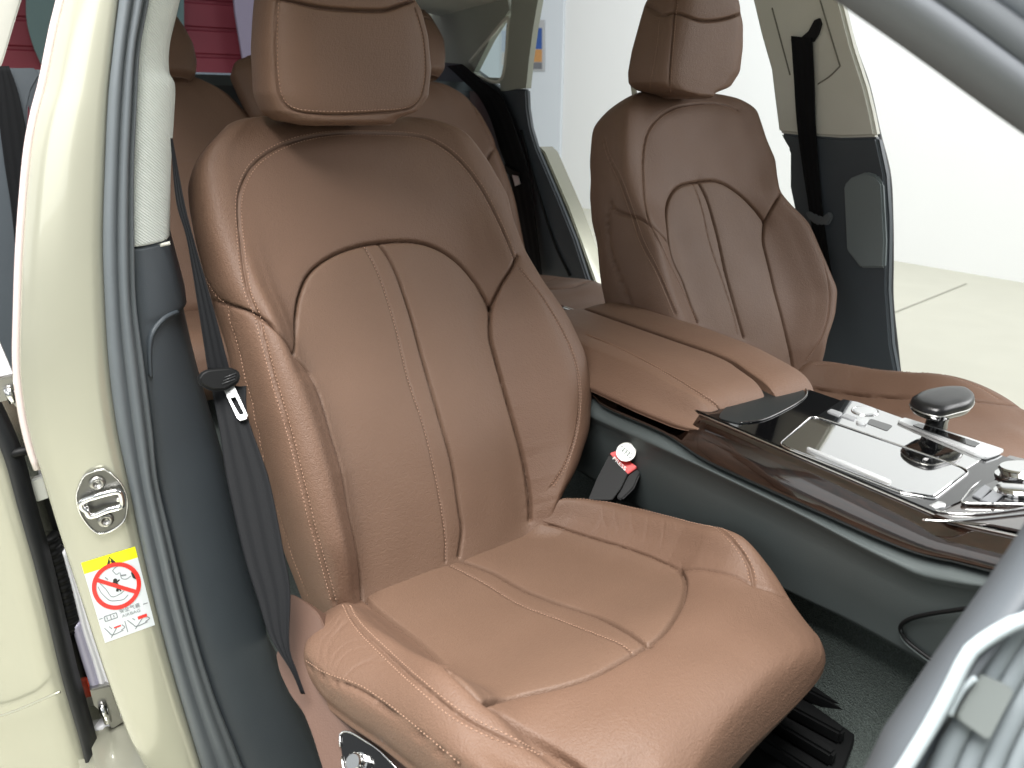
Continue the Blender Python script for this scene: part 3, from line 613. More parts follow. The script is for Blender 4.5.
shoulder = [(256, 315), (248, 295), (244, 270), (241, 240), (239, 203), (244, 181), (256, 162), (278, 147), (306, 137), (344, 132), (387, 132), (419, 135), (437, 142), (459, 159), (481, 187), (497, 216), (508, 240), (516, 258)]
bolLs = [(256, 315), (272, 374), (284, 415), (294, 452), (301, 480), (315, 535), (326, 575), (334, 604)]
bolLo = [(224, 306), (241, 365), (259, 440), (267, 480), (284, 530), (300, 575), (308, 600)]
bolRs = [(520, 268), (542, 296), (563, 331), (576, 363), (580, 391), (579, 416), (574, 444), (563, 469), (550, 488)]
mid1 = [(381, 243), (395, 268), (409, 307), (423, 356), (440, 416), (453, 465), (460, 510), (463, 530), (460, 556)]
mid2 = [(365, 245), (379, 275), (395, 324), (409, 381), (423, 423), (435, 472), (442, 510), (446, 540), (446, 562)]
sideL = [(197, 262), (205, 280), (212, 294), (222, 304)]
bk = upholster('backrest', P, [('seam', ins, ()), ('seam', insR, ()), ('seam', insL, ()), ('seam', bolLt, ()), ('seam', bolRt, ()), ('twin', shoulder, (-.0042, .0042)), ('twin', bolLs, (-.0042, .0042)), ('top', bolLo, (0,)), ('top', bolRs, (-.0015, .0025)), ('seam', mid1, ()), ('top', mid2, (-.0005,)), ('top', sideL, (0,)), ], LEA, seatA,
    regions=[('backrest_insert', spline(ins, 60).tolist()+spline(insR, 60).tolist()+[(528, 560), (364, 640)]+spline(insL, 60)[::-1].tolist(), LEB),
             ('side_bolster', spline(bolLt, 40).tolist()+spline(insL, 60).tolist()+[(364, 640), (250, 640), (180, 420), (186, 300)], LEA),
             ('side_bolster', spline(bolRt, 30).tolist()+[(560, 240), (620, 340), (620, 460), (560, 520), (530, 530)]+spline(insR, 60)[::-1].tolist(), LEA)])
def head_ring(f0, dp, n=4.2, wrap=0):
    def f(v):
        an = np.linspace(np.pi/2, np.pi/2-2*np.pi, 29)[:-1]; c, s = np.cos(an), np.sin(an); h = (f0+dp)/2
        return [(np.sign(a)*abs(a)**(2/n), (f0-dp)/2+h*np.sign(b)*abs(b)**(2/n)*(1 if b < 0 else 1-.10*a*a)) for a, b in zip(c, s)]
    return f
# headrest
HRp = [(398, 119), (420, 112), (431, 97), (434, 69), (431, 37), (424, 9), (413, -14), (400, -30)]
HLp = [(294, 123), (278, 122), (262, 112), (254.5, 94), (252, 47), (254.5, 0), (258, -25), (270, -40)]
o_ = fb.pt(np.array(.60), np.array(0.), np.array(.015)); fh = back_frame(o_[0], o_[1], o_[2], 0, YAW)
HR = edge_fn(fh.px(HRp, .045)); HL = edge_fn(fh.px(HLp, -.005))
v0 = fh.px([(345, 122.5)], .05)[0][0]-.004; v1 = fh.px([(340, -30)], .05)[0][0]
A_ = rows(v0, v1, 240, .4); P = skin(fh, A_, HL, HR, head_ring(.068, .04), .02, squash_fn(v0, v0+.010, v1-.05, v1, 2.8, .6), ns=520, smooth=9)
hsplit = [(255, -4), (275, -3), (297, 1.5), (319, 6.5), (350, 9.5), (384, 10), (400, 5), (409, 1.5), (419, -3)]
hedge = [(275.5, -20), (275, 0), (274, 41), (275.5, 75), (280, 98), (294, 111), (331, 114.5), (375, 113), (406, 110.5), (419, 103), (425, 88), (427, 66), (424.5, 36), (417, 8)]
upholster('headrest', P, [('seam', hsplit, ()), ('twin', hedge, (.0035,))], LEA, seatA, scale=1.0, lump=.0008)
for x, y in ((306, 121), (388, 119)):
    p = fb.px([(x, y)], .02)[0]; V, F = tube([fb.pt(np.array(p[0]-.06), np.array(p[1]), np.array(-.045)), fb.pt(np.array(p[0]+.03), np.array(p[1]), np.array(-.035))], .006, 12); mesh('headrest_post', V, F, CHR, seatA)

# cushion
fc = cush_frame(0, -.37, .0, 8.5, YAW)
def cush_ring(dp, bol, roll, bl=None, qi=None):
    def f(x):
        b = bol(x); c = roll(x)
        if qi:
            l, r = qi(x); g = lambda q, t: q+t*(np.sign(q)-q); k = ramp(x, -.02, .10)
            br = .048*(1-ramp(x, .25, .42)); n = ramp(x, .29, .42); d = lambda q, h: -.030*n*max(0, abs(q)-.25)**2/.56
            R = [(0, c), (r*.6, c), (r*.94, c+.002), (g(r, .28), c+br*.42), (g(r, .58), c+br*.92), (g(r, .83), c+br*.88), (.97, c*.6-.012+br*.4)]
            up = lambda q, h: (1-n)*h+n*(-.030+(c+.030)*max(0, 1-abs(q)**2.4)**.55); lo = lambda q, h: (1-n)*h+n*(-.030-.030*max(0, 1-abs(q)**2.4)**.55)
            R = [(q, up(q, h)) for q, h in R]
            return R+[(1.0, (1-n)*-.040-n*.030), (.985, lo(.985, -.058)), (.94, lo(.94, -dp)), (.5, lo(.5, -dp-.005)), (0, -dp-.005), (-.5, -.05), (-.94, -.032), (-.985, -.018), (-1.0, -.002), (-.985, .020*k+c*.3), (g(l, .72), c+b*.85*k), (g(l, .45), c+b*k), (g(l, .2), c+b*.5*k+d(g(l, .2), 0)), (l*.94, c+.002+d(l, 0)), (l*.6, c)]
        return [(0, c), (.3, c), (.5, c+.002), (.64, c+b*.55), (.8, c+b), (.92, c+b*.72), (.99, c*.6-.018+b*.2), (1.0, -.040), (.985, -.058), (.94, -dp), (.5, -dp-.005), (0, -dp-.005), (-.5, -dp-.005 if bl is None else -.05), (-.94, -dp if bl is None else -.032), (-.985, -.058 if bl is None else -.018), (-1.0, -.040 if bl is None else -.004), (-.99, (c*.6-.018+b*.2) if bl is None else .024+c*.3), (-.92, c+b*.72), (-.8, c+b), (-.64, c+b*.55), (-.5, c+.002), (-.3, c)]
    return f
bolC = lambda x: .046*ramp(x, -.06, .03)*(1-ramp(x, .27, .43))
rolC = lambda x: .024*ramp(x, .20, .36)-.008*bump(x, .12, .09)
CR_ = [(560, 494), (591, 491), (622, 492), (654, 498), (685, 508), (713, 520), (741, 537), (766, 556), (782, 575), (787, 596), (804, 615), (820, 640), (824, 656), (820, 675)]
CL_ = [(346, 600), (328, 606), (317, 620), (307, 640), (304, 664), (316, 684), (337, 706), (382, 735), (426, 768), (470, 800)]
Rc = [(-.06, .13), (0, .15), (.007, .158), (.028, .192), (.061, .221), (.109, .238), (.164, .242), (.216, .24), (.274, .233), (.33, .23), (.37, .218), (.404, .206), (.426, .18), (.438, .132), (.448, .07), (.459, .015), (.478, -.06)]
turn = lambda pts: [(a*math.cos(rad(YAW))+l*math.sin(rad(YAW)), l*math.cos(rad(YAW))-a*math.sin(rad(YAW))) for a, l in pts]
Lc = [(-.06, -.13), (0, -.155), (.015, -.188), (.040, -.222), (.077, -.245), (.123, -.263), (.167, -.261), (.216, -.252), (.26, -.241), (.32, -.230), (.37, -.222), (.41, -.212), (.445, -.185), (.478, -.10)]
cl_, cr_ = prof_fn(fc, [(360, 592), (368, 600), (392, 619), (430, 649), (460, 675), (488, 699), (509, 714), (542, 739), (565, 756)], .008), prof_fn(fc, [(526, 519), (557, 527), (599, 540), (636, 551), (664, 561), (687, 574)], .008)
EL, ER = edge_fn(turn(Lc)), edge_fn(turn(Rc))
def qcush(x):
    h, m = (ER(x)-EL(x))/2, (ER(x)+EL(x))/2; return max(-.75, (float(cl_(x))-m)/h), min(.75, (float(cr_(x))-m)/h)
A_ = rows(-.05, .478, 420, .3); P = skin(fc, A_, EL, ER, cush_ring(.072, bolC, rolC, 1, qcush), -.04, squash_fn(-.12, -.04, .39, .478, 2.2, .22), ns=760, smooth=15)
cL = [(360, 592), (368, 600), (392, 619), (430, 649), (460, 675), (488, 699), (509, 714), (542, 739), (565, 756), (590, 776)]
cLd = [(346, 604), (359, 626), (385, 652), (419, 684), (452, 711), (490, 731), (520, 742), (543, 749)]
cLs = [(305, 664), (316, 673), (329, 679), (355, 688), (381, 705), (411, 729), (441, 754), (460, 770)]
arc = [(488, 699), (524, 692), (561, 684), (599, 671), (629, 654), (648, 641), (661, 632), (673, 617), (681, 601), (684.5, 588), (684, 577), (678, 568)]
m1_ = [(454, 557), (490, 570), (520, 587), (557, 602), (599, 615), (625, 628), (649, 643)]
m2_ = [(441, 560), (482, 581), (520, 604), (565, 621), (599, 634), (621, 643), (634, 652)]
cR = [(526, 519), (557, 527), (588, 536), (612, 543), (637, 551), (660, 560), (678, 568)]
cR2 = [(678, 568), (704, 569), (735, 575), (754, 584), (775, 592), (787, 598)]
cRt = [(560, 498), (580, 495), (607, 496), (625, 498), (654, 503), (693, 516), (720, 528), (738, 547), (749, 565), (754, 583)]
wr = [[(343, 612), (334, 628), (322, 640), (318, 660)], [(352, 616), (338, 634), (328, 650), (326, 668)], [(346, 622), (330, 640), (325, 655)], [(366, 639), (352, 641), (338, 650), (331, 664)], [(372, 646), (352, 650), (340, 660), (333, 672)], [(360, 612), (346, 620), (336, 634)], [(386, 660), (368, 661), (352, 668), (342, 680)], [(376, 656), (360, 664), (346, 674)], [(354, 606), (340, 612), (330, 624)], [(313, 676), (325, 692), (340, 704)], [(317, 680), (330, 698), (344, 709)]]
wr2 = [[(604, 498), (602, 512), (606, 526)], [(618, 500), (614, 514), (619, 530)], [(633, 502), (631, 518), (634, 534)], [(646, 505), (648, 520), (645, 540)], [(662, 508), (664, 524), (662, 545)]]
cu = upholster('seat_cushion', P, [('fold', cL, ()), ('twin', cLd, (-.0042, .0042)), ('twin', cLs, (.004,)), ('seam', arc, ()), ('seam', m1_, ()), ('top', m2_, (0,)), ('twin', cR, ()), ('top', cR2, ()), ('twin', cRt, (-.0036, .0036))]+[('crease', w, ()) for w in wr]+[('crease', w, ()) for w in wr2], LEA, seatA,
    regions=[('cushion_insert', spline(cL[:6], 40).tolist()+spline(arc, 60).tolist()+spline(cR, 40)[::-1].tolist()+[(500, 490), (360, 580)], LEB),
             ('side_bolster', spline(cL, 50).tolist()+[(590, 840), (300, 840), (280, 640), (330, 590)], LEA),
             ('side_bolster', spline(cR, 40).tolist()+spline(cR2, 40).tolist()+[(800, 590), (740, 500), (600, 470), (520, 500)], LEA)])
# seat side trim with its switch panel
ns_ = np.array([.30, -.60, .74]); cs_ = ns_@np.array([.2, -.632, -.015])
tp = [(288, 592), (300, 598), (318, 612), (330, 640), (336, 668), (350, 690), (380, 712), (420, 735), (470, 790), (440, 860), (350, 850), (322, 768), (312, 735), (303, 712), (290, 695), (279, 672), (275, 652), (288, 640)]
sb = pm('seat_base', [hit(x, y, ns_, cs_) for x, y in roundpoly(tp, .3, 4)], tuple(-ns_*.03), BRT, seatA, .004, 3)
sw = [(339, 735), (344, 731), (353, 733), (378, 749), (397, 768), (410, 790), (380, 810), (352, 800), (343, 768)]
swp = pm('switch_panel', [hit(x, y, ns_, cs_+.003) for x, y in roundpoly(sw, .35, 5)], tuple(-ns_*.006), BLG, sb, .0012, 2)
V, F = tube([hit(x, y, ns_, cs_+.0042) for x, y in roundpoly(sw+sw[:0], .35, 5)], .0011, 6); mesh('panel_rim', V, F, CHR, swp)
for (x, y), r in (((360, 764), .0085),):
    c = hit(x, y, ns_, cs_+.003); V, F = tube([c, c+ns_*.004, c+ns_*.0045, c+ns_*.013, c+ns_*.0145], r, 28, rad_fn=lambda t: [1.15, 1.15, .95, .95, .82][int(round(t*4))]); smooth_by_angle(mesh('adjust_knob', V, F, CHR, swp))
    for k in range(12):
        a = k*math.pi/6; e1 = np.cross(ns_, [0, 0, 1]); e1 /= np.linalg.norm(e1); e2_ = np.cross(ns_, e1); q = c+(e1*math.cos(a)+e2_*math.sin(a))*r*.96
        V, F = tube([q+ns_*.006, q+ns_*.0125], .0009, 6); mesh('knob_ridge', V, F, MET, swp)

# ------------------------------------------------------------------ driver seat
seatB = thing('leather_seat', 'brown leather driver seat on the far side of the wood console', 'car seat', (-.05, .38, -.12), 'front seats')
fd = back_frame(-.18, .381, .025, 24)
DRp = [(799, 374), (815, 362), (826, 340), (833, 315), (835, 290), (827, 265), (812, 222), (797, 203), (781, 192), (772, 162), (762, 141), (747, 116), (731, 102), (716, 97)]
DLp = [(637, 93), (619, 100), (605, 116), (597, 134), (595, 156), (591, 175), (590, 194), (592, 219), (597, 240), (602, 287), (606, 307)]
R_ = edge_fn(np.vstack([[(-.06, .17), (0, .20)], fd.px(DRp[2:8], .028), fd.px(DRp[8:9], .006), fd.px(DRp[9:11], -.014), fd.px(DRp[11:], -.03)])); L_ = edge_fn(np.vstack([[(-.06, -.19), (0, -.215)], fd.px(DLp[:2], -.035), fd.px(DLp[2:3], -.05), fd.px(DLp[3:5], -.07), fd.px(DLp[5:], -.085)]))
vtop = fd.px(DLp[:1], -.035)[0][0]+.004
A_ = rows(-.05, vtop, 340); P = skin(fd, A_, L_, R_, back_ring(.125, bolA), -.055, squash_fn(-.05, 0, vtop-.07, vtop, 2.3), ns=620, smooth=11)
d_sh = [(698, 321), (690, 302), (674, 271), (659, 240), (648, 215), (644, 180), (644, 150), (650, 128), (666, 112), (687, 105), (719, 103), (738, 110)]
d_ins = [(699, 321), (693, 306), (684, 281), (674, 259), (669, 230), (668, 205), (678, 187), (700, 181), (719, 181), (737, 191), (753, 206), (766, 222)]
d_insR = [(766, 222), (764, 240), (768, 259), (774, 284), (782, 315), (790, 349), (794, 370)]
d_insR[0] = (766, 222)
d_bR = [(766, 222), (772, 209), (781, 193)]
d_m1 = [(700, 181), (709, 203), (719, 240), (727, 277), (740, 321), (745, 337)]
d_m2 = [(694, 183), (703, 212), (709, 240), (721, 277), (734, 315), (738, 334)]
d_bL = [(608, 203), (616, 212), (637, 217), (653, 225), (668, 240)]
d_pipe = [(608, 203), (606, 240), (609, 252), (620, 280), (631, 309)]
d_mid = [(603, 137), (608, 155), (622, 184), (637, 228), (643, 244), (659, 274), (676, 314)]
d_side = [(608, 134), (616, 162), (628, 200), (638, 226)]
d_bRs = [(786, 204), (803, 218), (818, 246), (828, 280), (829, 308), (822, 336), (806, 362)]
upholster('backrest', P, [('seam', d_ins, ()), ('seam', d_insR, ()), ('seam', d_bR, ()), ('seam', d_m1, ()), ('top', d_m2, (0,)), ('twin', d_sh, (-.004, .004)), ('seam', d_bL, ()), ('side', d_pipe, ()), ('twin', d_mid, (-.004, .004)), ('top', d_bRs, (0,))], LEA, seatB,
    regions=[('backrest_insert', spline(d_ins, 50).tolist()+spline(d_insR, 40).tolist()+[(760, 420), (720, 400)], LEB), ('side_bolster', spline(d_bR, 20).tolist()[::1]+[(850, 200), (860, 330), (800, 400), (794, 371)]+spline(d_insR, 40)[::-1].tolist(), LEA)])
o_ = fd.pt(np.array(.60), np.array(0.), np.array(.015)); fdh = back_frame(o_[0], .381, o_[2], 0)
d_HR = [(712, 94), (731, 87), (741, 72), (744, 47), (744, 25), (742, 12), (738, -6)]
d_HL = [(666, 95), (644, 91), (634, 84), (633, 72), (637, 50), (644, 25), (650, 3), (656, -8)]
HR, HL = edge_fn(fdh.px(d_HR, .045)), edge_fn(fdh.px(d_HL, -.01)); v0 = fdh.px([(690, 97)], .05)[0][0]-.003; v1 = fdh.px([(690, -22)], .05)[0][0]
A_ = rows(v0, v1, 180, .4); P = skin(fdh, A_, HL, HR, head_ring(.068, .05), .015, squash_fn(v0, v0+.010, v1-.05, v1, 2.8, .6), ns=420, smooth=9)
upholster('headrest', P, [('seam', [(645, 6), (653, 9), (662, 15), (675, 12), (687, 16), (703, 21), (725, 19), (743, 13)], ()), ('twin', [(676, 0), (675, 12), (672, 47), (670, 75), (669, 93)], (.003,)), ('top', [(659, 19), (656, 50), (651, 78), (650, 90)], (0,))], LEA, seatB, lump=.0008)
for x, y in ((648, 92), (700, 96)):
    p = fd.px([(x, y)], .0)[0]; V, F = tube([fd.pt(np.array(p[0]-.06), np.array(p[1]), np.array(-.045)), fd.pt(np.array(p[0]+.03), np.array(p[1]), np.array(-.035))], .006, 12); mesh('headrest_post', V, F, CHR, seatB)
fe = cush_frame(-.18, .381, .02, 6)
Rc2 = [(-.06, .15), (0, .18), (.05, .225), (.11, .252), (.2, .262), (.3, .258), (.38, .24), (.44, .205), (.48, .15), (.52, .05)]
Lc2 = [(a, -b) for a, b in Rc2]
A_ = rows(-.05, .525, 220, .3); P = skin(fe, A_, edge_fn(Lc2), edge_fn(Rc2), cush_ring(.072, lambda x: .062*ramp(x, -.06, .03)*(1-ramp(x, .22, .46)), rolC), -.04, squash_fn(-.05, .015, .43, .525, 2.2, .25), ns=420, smooth=15)
e_in = [(812, 388), (829, 390), (848, 393), (879, 396), (910, 397), (940, 398), (973, 400), (1000, 403), (1020, 406)]
e_out = [(815, 364), (845, 363), (879, 366), (910, 368), (948, 375), (975, 385), (1000, 399)]
e_wr = [[(840, 366), (836, 378), (838, 390)], [(852, 366), (850, 378), (853, 391)], [(866, 367), (863, 380), (866, 392)], [(828, 366), (824, 376), (826, 388)]]
upholster('seat_cushion', P, [('seam', e_in, ()), ('top', e_out, (0,))]+[('crease', w, ()) for w in e_wr], LEA, seatB,
    regions=[('side_bolster', spline(e_in, 40).tolist()+[(1100, 420), (1100, 350), (790, 340), (795, 384)], LEA)])

# ------------------------------------------------------------------ rear seats
rear = thing('rear_bench', 'brown leather rear bench seat behind the two front seats', 'rear seat', (-1.3, 0, -.1))
def rear_back(yc, L, R, seams):
    f = back_frame(-1.45, yc, .12, 22); vt = .595
    A_ = rows(-.1, vt, 150); P = skin(f, A_, edge_fn(L), edge_fn(R), back_ring(.12, lambda v: .03*(1-ramp(v, .3, .55))), -.05, squash_fn(-.1, -.05, vt-.10, vt, 2.2), ns=300, smooth=9)
    return upholster('backrest', P, seams, LEA, rear, scale=1.6)
rear_back(.37, [(-.1, -.27), (.4, -.27), (.50, -.24), (.56, -.16), (.6, -.05)], [(-.1, .315), (.14, .302), (.22, .295), (.38, .277), (.47, .246), (.53, .203), (.58, .135), (.597, .05)], [('twin', [(472, 103), (481, 120), (489, 137), (497, 147)], ()), ('seam', [(497, 145), (490, 153), (484, 164)], ()), ('top', [(500, 150), (507, 190), (512, 230)], ())])
rear_back(-.37, [(-.1, -.30), (.1, -.33), (.4, -.345), (.5, -.31), (.56, -.2), (.6, -.08)], [(-.1, .27), (.3, .255), (.44, .222), (.49, .186), (.535, .152), (.565, .104), (.597, .04)], [('top', [(172, 165), (182, 163), (190, 161)], ())])
def rear_head(yc, w, hl, hr, va, vb, split=None):
    f = back_frame(-1.45, yc, .12, 22); A_ = rows(va, vb, 110, .4)
    P = skin(f, A_, edge_fn(hl), edge_fn(hr), head_ring(.06, .05, 3.4), .0, squash_fn(va, va+.02, vb-.06, vb, 2.4, .5), ns=240, smooth=7)
    return upholster('headrest', P, [('seam', split, ())] if split else [], LEA, rear, scale=1.5, lump=.0006, thread=False)
rear_head(.37, 0, [(.58, -.12), (.8, -.12)], [(.585, .105), (.605, .120), (.655, .134), (.70, .138), (.76, .118), (.80, .105)], .58, .80, [(414, 12), (420, 14), (430, 18), (440, 18)])
rear_head(-.37, 0, [(.55, -.12), (.77, -.11)], [(.55, .06), (.565, .076), (.60, .085), (.65, .083), (.69, .07), (.73, .05), (.77, .03)], .55, .77)
rear_head(0, 0, [(.43, -.163), (.57, -.197), (.605, -.185), (.625, -.15)], [(.43, .10), (.6, .12), (.625, .09)], .43, .625)
f = cush_frame(-1.45, 0, .02, 7); A_ = rows(-.05, .56, 120, .3)
P = skin(f, A_, lambda a: np.full_like(a, -.66), lambda a: np.full_like(a, .66), cush_ring(.13, lambda x: .012, lambda x: .012), -.05, squash_fn(-.05, 0, .46, .56, 2.2, .2), ns=500, smooth=5)
upholster('seat_cushion', P, [('seam', [(546, 288), (556, 288), (574, 286), (583, 281), (596, 279)], ()), ('top', [(541, 282), (560, 277), (580, 275)], ())], LEA, rear, scale=1.6)

# ------------------------------------------------------------------ centre console
WOOD = mat('dark_walnut', (45, 28, 20), .12, coat=.9)
nt = WOOD.node_tree; b = nt.nodes['Principled BSDF']; tc = nt.nodes.new('ShaderNodeTexCoord'); mp = nt.nodes.new('ShaderNodeMapping'); mp.inputs['Scale'].default_value = (3, 22, 22)
nz = nt.nodes.new('ShaderNodeTexNoise'); nz.inputs['Scale'].default_value = 6; nz.inputs['Detail'].default_value = 8; nz.inputs['Distortion'].default_value = 1.6
cr = nt.nodes.new('ShaderNodeValToRGB'); cr.color_ramp.elements[0].position = .35; cr.color_ramp.elements[0].color = lin(14, 9, 7); cr.color_ramp.elements[1].position = .68; cr.color_ramp.elements[1].color = lin(34, 21, 15)
for a, c in ((tc.outputs['Object'], mp.inputs[0]), (mp.outputs[0], nz.inputs['Vector']), (nz.outputs['Fac'], cr.inputs[0]), (cr.outputs[0], b.inputs['Base Color'])): nt.links.new(a, c)
MIR_ = mat('gloss_black_lid', (10, 10, 11), .04, coat=1); MIR_.node_tree.nodes['Principled BSDF'].inputs['IOR'].default_value = 9
WOOD.node_tree.nodes['Principled BSDF'].inputs['Coat IOR'].default_value = 1.75
con = thing('center_console', 'centre console in dark walnut and gloss black between the front seats', 'console', (.1, 0, -.1))
YN = (0, 1, 0); ZN = (0, 0, 1)
xg = np.concatenate([np.linspace(-.45, .40, 40), np.linspace(.41, .75, 40)])
def xline(px, y):
    P = on(px, YN, y, 200); o_ = np.argsort(P[:, 0]); P = P[o_]; z = np.interp(xg, P[:, 0], P[:, 2])
    s = (P[-1, 2]-P[-20, 2])/(P[-1, 0]-P[-20, 0]); z = np.where(xg > P[-1, 0], P[-1, 2]+np.clip(s, -.3, .5)*(xg-P[-1, 0]), z); return np.stack([xg, np.full_like(xg, y), z], -1)
ZT = .197
ch = np.stack([xg, np.full_like(xg, -.100), np.where(xg < .44, ZT-.003, ZT-.003+.22*np.maximum(0, xg-.47))], -1)
dip = np.array([[0, .004, -.045]])*(1-ramp(xg, .112, .134))[:, None]
wl = xline([(590, 390), (602, 406), (665, 434), (704, 460), (766, 489), (829, 517), (879, 539), (923, 555), (970, 563), (1016, 561), (1060, 552)], -.122)
wl[:, 2] = np.minimum(wl[:, 2], ch[:, 2]-.03)
le = xline([(591, 420), (622, 434), (669, 455), (716, 477), (798, 517), (860, 550), (898, 569), (923, 580), (970, 589), (991, 590), (1030, 586)], -.130)
bo = xline([(700, 545), (788, 592), (845, 619), (891, 644), (935, 669), (1000, 700)], -.104)
ch = ch+dip; wl2 = wl+[0, .004, -.004]; wm = (ch*.5+wl*.5)+np.array([0, -.004, .004])
V, F = loft([ch+[0, .01, -.004], ch+[0, -.001, -.001], ch+[0, -.006, -.006], wm, wl+[0, -.001, .004], wl, wl2, wl2+[0, .03, 0]]); wt = mesh('wood_trim', V, F, WOOD, con)
u1 = wl2+[0, -.002, -.006]; l1 = le+[0, 0, .003]
V, F = loft([u1+[0, .03, .004], u1+[0, .002, .002], u1, le*.35+u1*.65+[0, -.003, .002], l1+[0, -.001, .004], l1, le+[0, .006, -.003], le*.75+bo*.25+[0, .002, 0], le*.4+bo*.6+[0, -.002, 0], bo+[0, 0, .004], bo, bo+[0, .05, 0]]); sp = mesh('side_panel', V, F, GRP, con)
V, F = tube(ch+[0, .0005, .0005], .0013, 6); mesh('chrome_strip', V, F, CHR, con)
# right flank, plain
r1 = (ch-dip)*[1, -1, 1]; V, F = loft([r1+[0, -.01, -.004], r1+[0, .001, -.001], r1+[0, .012, -.03], bo*[1, -1, 1], bo*[1, -1, 1]+[0, -.03, 0]]); mesh('wood_trim', V, F, WOOD, con)
V, F = tube(r1+[0, -.0005, .0005], .0013, 6); mesh('chrome_strip', V, F, CHR, con)
# gloss black top and front deck
pm('top_plate', [(-.3, -.098, ZT-.012), (-.3, .098, ZT-.012), (.455, .098, ZT-.012), (.455, -.098, ZT-.012)], (0, 0, .012), BLG, con, .001, 2)
def zpoly(px, z): return [hit(x, y, ZN, z) for x, y in px]
def zpm(nm, px, z, h, m, par=con, bev=.001, r=.2, n=4): return pm(nm, [tuple(np.array(q)-[0, 0, h]) for q in zpoly(roundpoly(px, r, n) if r else px, z)], (0, 0, h), m, par, bev, 2)
MIR = MIR_
zpm('cup_cover', [(715, 417), (740, 424), (762, 420), (797, 403), (806, 394), (800, 385), (760, 375)], ZT+.0012, .0012, mat('cup_cover_black', (26, 30, 31), .35), con, .0004, .25)
cc = spline([(740, 423), (765, 419), (797, 403), (807, 393), (802, 384)], 30); V, F = tube(zpoly(cc, ZT+.0012), .0012, 6); mesh('cover_rim', V, F, BLG, con)
lid = zpm('ashtray_lid', [(780, 444), (813, 417), (968, 470), (934, 496), (903, 491)], ZT+.0022, .0022, MIR, con, .0008, .10)
rimp = roundpoly([(778, 445), (812.5, 415), (971, 470.5), (935, 499), (902, 493.5)], .10, 5); rp3 = np.array(zpoly(rimp, ZT+.0006)); rp3 = np.vstack([rp3, rp3[:1]])
V, F = tube(rp3, .0011, 6, caps=False); mesh('lid_rim', V, F, CHR, con)
zpm('handle_bar', [(806, 447.5), (809, 446.5), (892, 480), (891, 483.5), (887, 482.5)], ZT+.0052, .003, SLV, lid, .0011, .2)
sil = zpm('silver_plate', [(843, 399), (858, 402), (905, 419), (968, 437), (1004, 450), (985, 457), (966, 469), (900, 446), (817, 416)], ZT+.0009, .0009, MIR, con, .0003, .06)
for px in ([(827, 411), (831, 408.5), (843, 412.5), (839, 415.5)], [(841, 415.5), (845, 413), (858, 417.5), (854, 420)]): zpm('push_button', px, ZT+.0024, .002, mat('button_grey', (150, 152, 154), .35, metal=.4), con, .0006, .15)
zpm('parking_switch', [(855, 420.5), (863, 416.5), (870, 418), (866, 424)], ZT+.004, .0035, SLV, con, .001, .3); zpm('switch_well', [(866, 423), (871, 418.5), (893, 425.5), (887, 431)], ZT+.0014, .0006, BLG, con, .0002, .15)
c = hit(865, 412, ZN, ZT); an = np.linspace(0, 2*np.pi, 33)[:-1]
sb_ = pm('start_button', [tuple(c+[.0135*math.cos(a), .0165*math.sin(a), .0002]) for a in an], (0, 0, .0028), SLV, con, .0008, 2); V, F = tube([c+[.0152*math.cos(a), .0182*math.sin(a), .0012] for a in np.append(an, an[:1])], .0009, 6, caps=False); mesh('button_ring', V, F, CHR, sb_)
zpm('shifter_gate', [(897, 420), (905, 417), (1005, 449), (998, 453), (986, 457), (975, 453)], ZT+.0046, .004, SLV, con, .0012, .12); zpm('gate_slot', [(912, 425), (919, 423), (981, 443), (975, 447)], ZT+.0056, .0012, BLG, con, .0002, .15)
# gear selector
kc = hit(941, 401, ZN, ZT+.036); k1 = kc-[0, 0, .006]; k0 = np.array([kc[0]-.002, kc[1]+.004, ZT]); ax = k1-k0
def oval(cn, e1, e2, a, b, n=28, p=2.6): 
    t = np.linspace(0, 2*np.pi, n, endpoint=False); return np.array([cn+e1*a*np.sign(math.cos(s))*abs(math.cos(s))**(2/p)+e2*b*np.sign(math.sin(s))*abs(math.sin(s))**(2/p) for s in t])
ex, ey = np.array([1., 0, 0]), np.array([0, 1., 0]); ls = [oval(k0+ax*t, ex, ey, a, b) for t, a, b in ((0, .012, .013), (.3, .0115, .012), (.65, .013, .016), (1, .018, .024))]
V = np.vstack(ls); F = grid_faces(4, 28, True).tolist(); st = mesh('selector_stem', V, F, BLG, con)
ko = spline([(909.5, 404), (914, 400), (924, 395.5), (944, 391.5), (962, 391.5), (970, 394.5), (974.5, 401), (970, 408.5), (957, 412.5), (942, 416), (930, 414.5), (917, 410)], 48, closed=True)
LSH = mat('black_knob_leather', (12, 12, 13), .3, grain=.0002, scale=600, spec=.35)
K3 = np.array([hit(x, y, ZN, ZT+.034) for x, y in ko]); kcc = K3.mean(0); kw = np.array([.0, .0, 1.])
tilt = lambda P, h, k: kcc+(P-kcc)*k+np.outer(np.ones(len(P)), kw*h)+np.outer((P-kcc)@np.array([.35, .94, 0])*.0, kw)
V = np.vstack([tilt(K3, h, k) for h, k in ((-.011, .45), (-.0105, .8), (-.008, .93), (-.004, .99), (-.0015, 1.0))]); F = grid_faces(5, 48, True).tolist()+[list(range(48))[::-1]]; mesh('knob_base', V, F, BLG, st)
q = tilt(K3, -.0008, 1.0); V, F = tube(np.vstack([q, q[:2]]), .0008, 6, caps=False); mesh('knob_rim', V, F, MET, st)
V = np.vstack([tilt(K3, h, k) for h, k in ((-.001, .985), (.003, 1.0), (.006, .975), (.0085, .90), (.0100, .78), (.0108, .5), (.0111, .2), (.0111, .01))]); F = grid_faces(8, 48, True).tolist(); mesh('selector_knob', V, F, LSH, st)
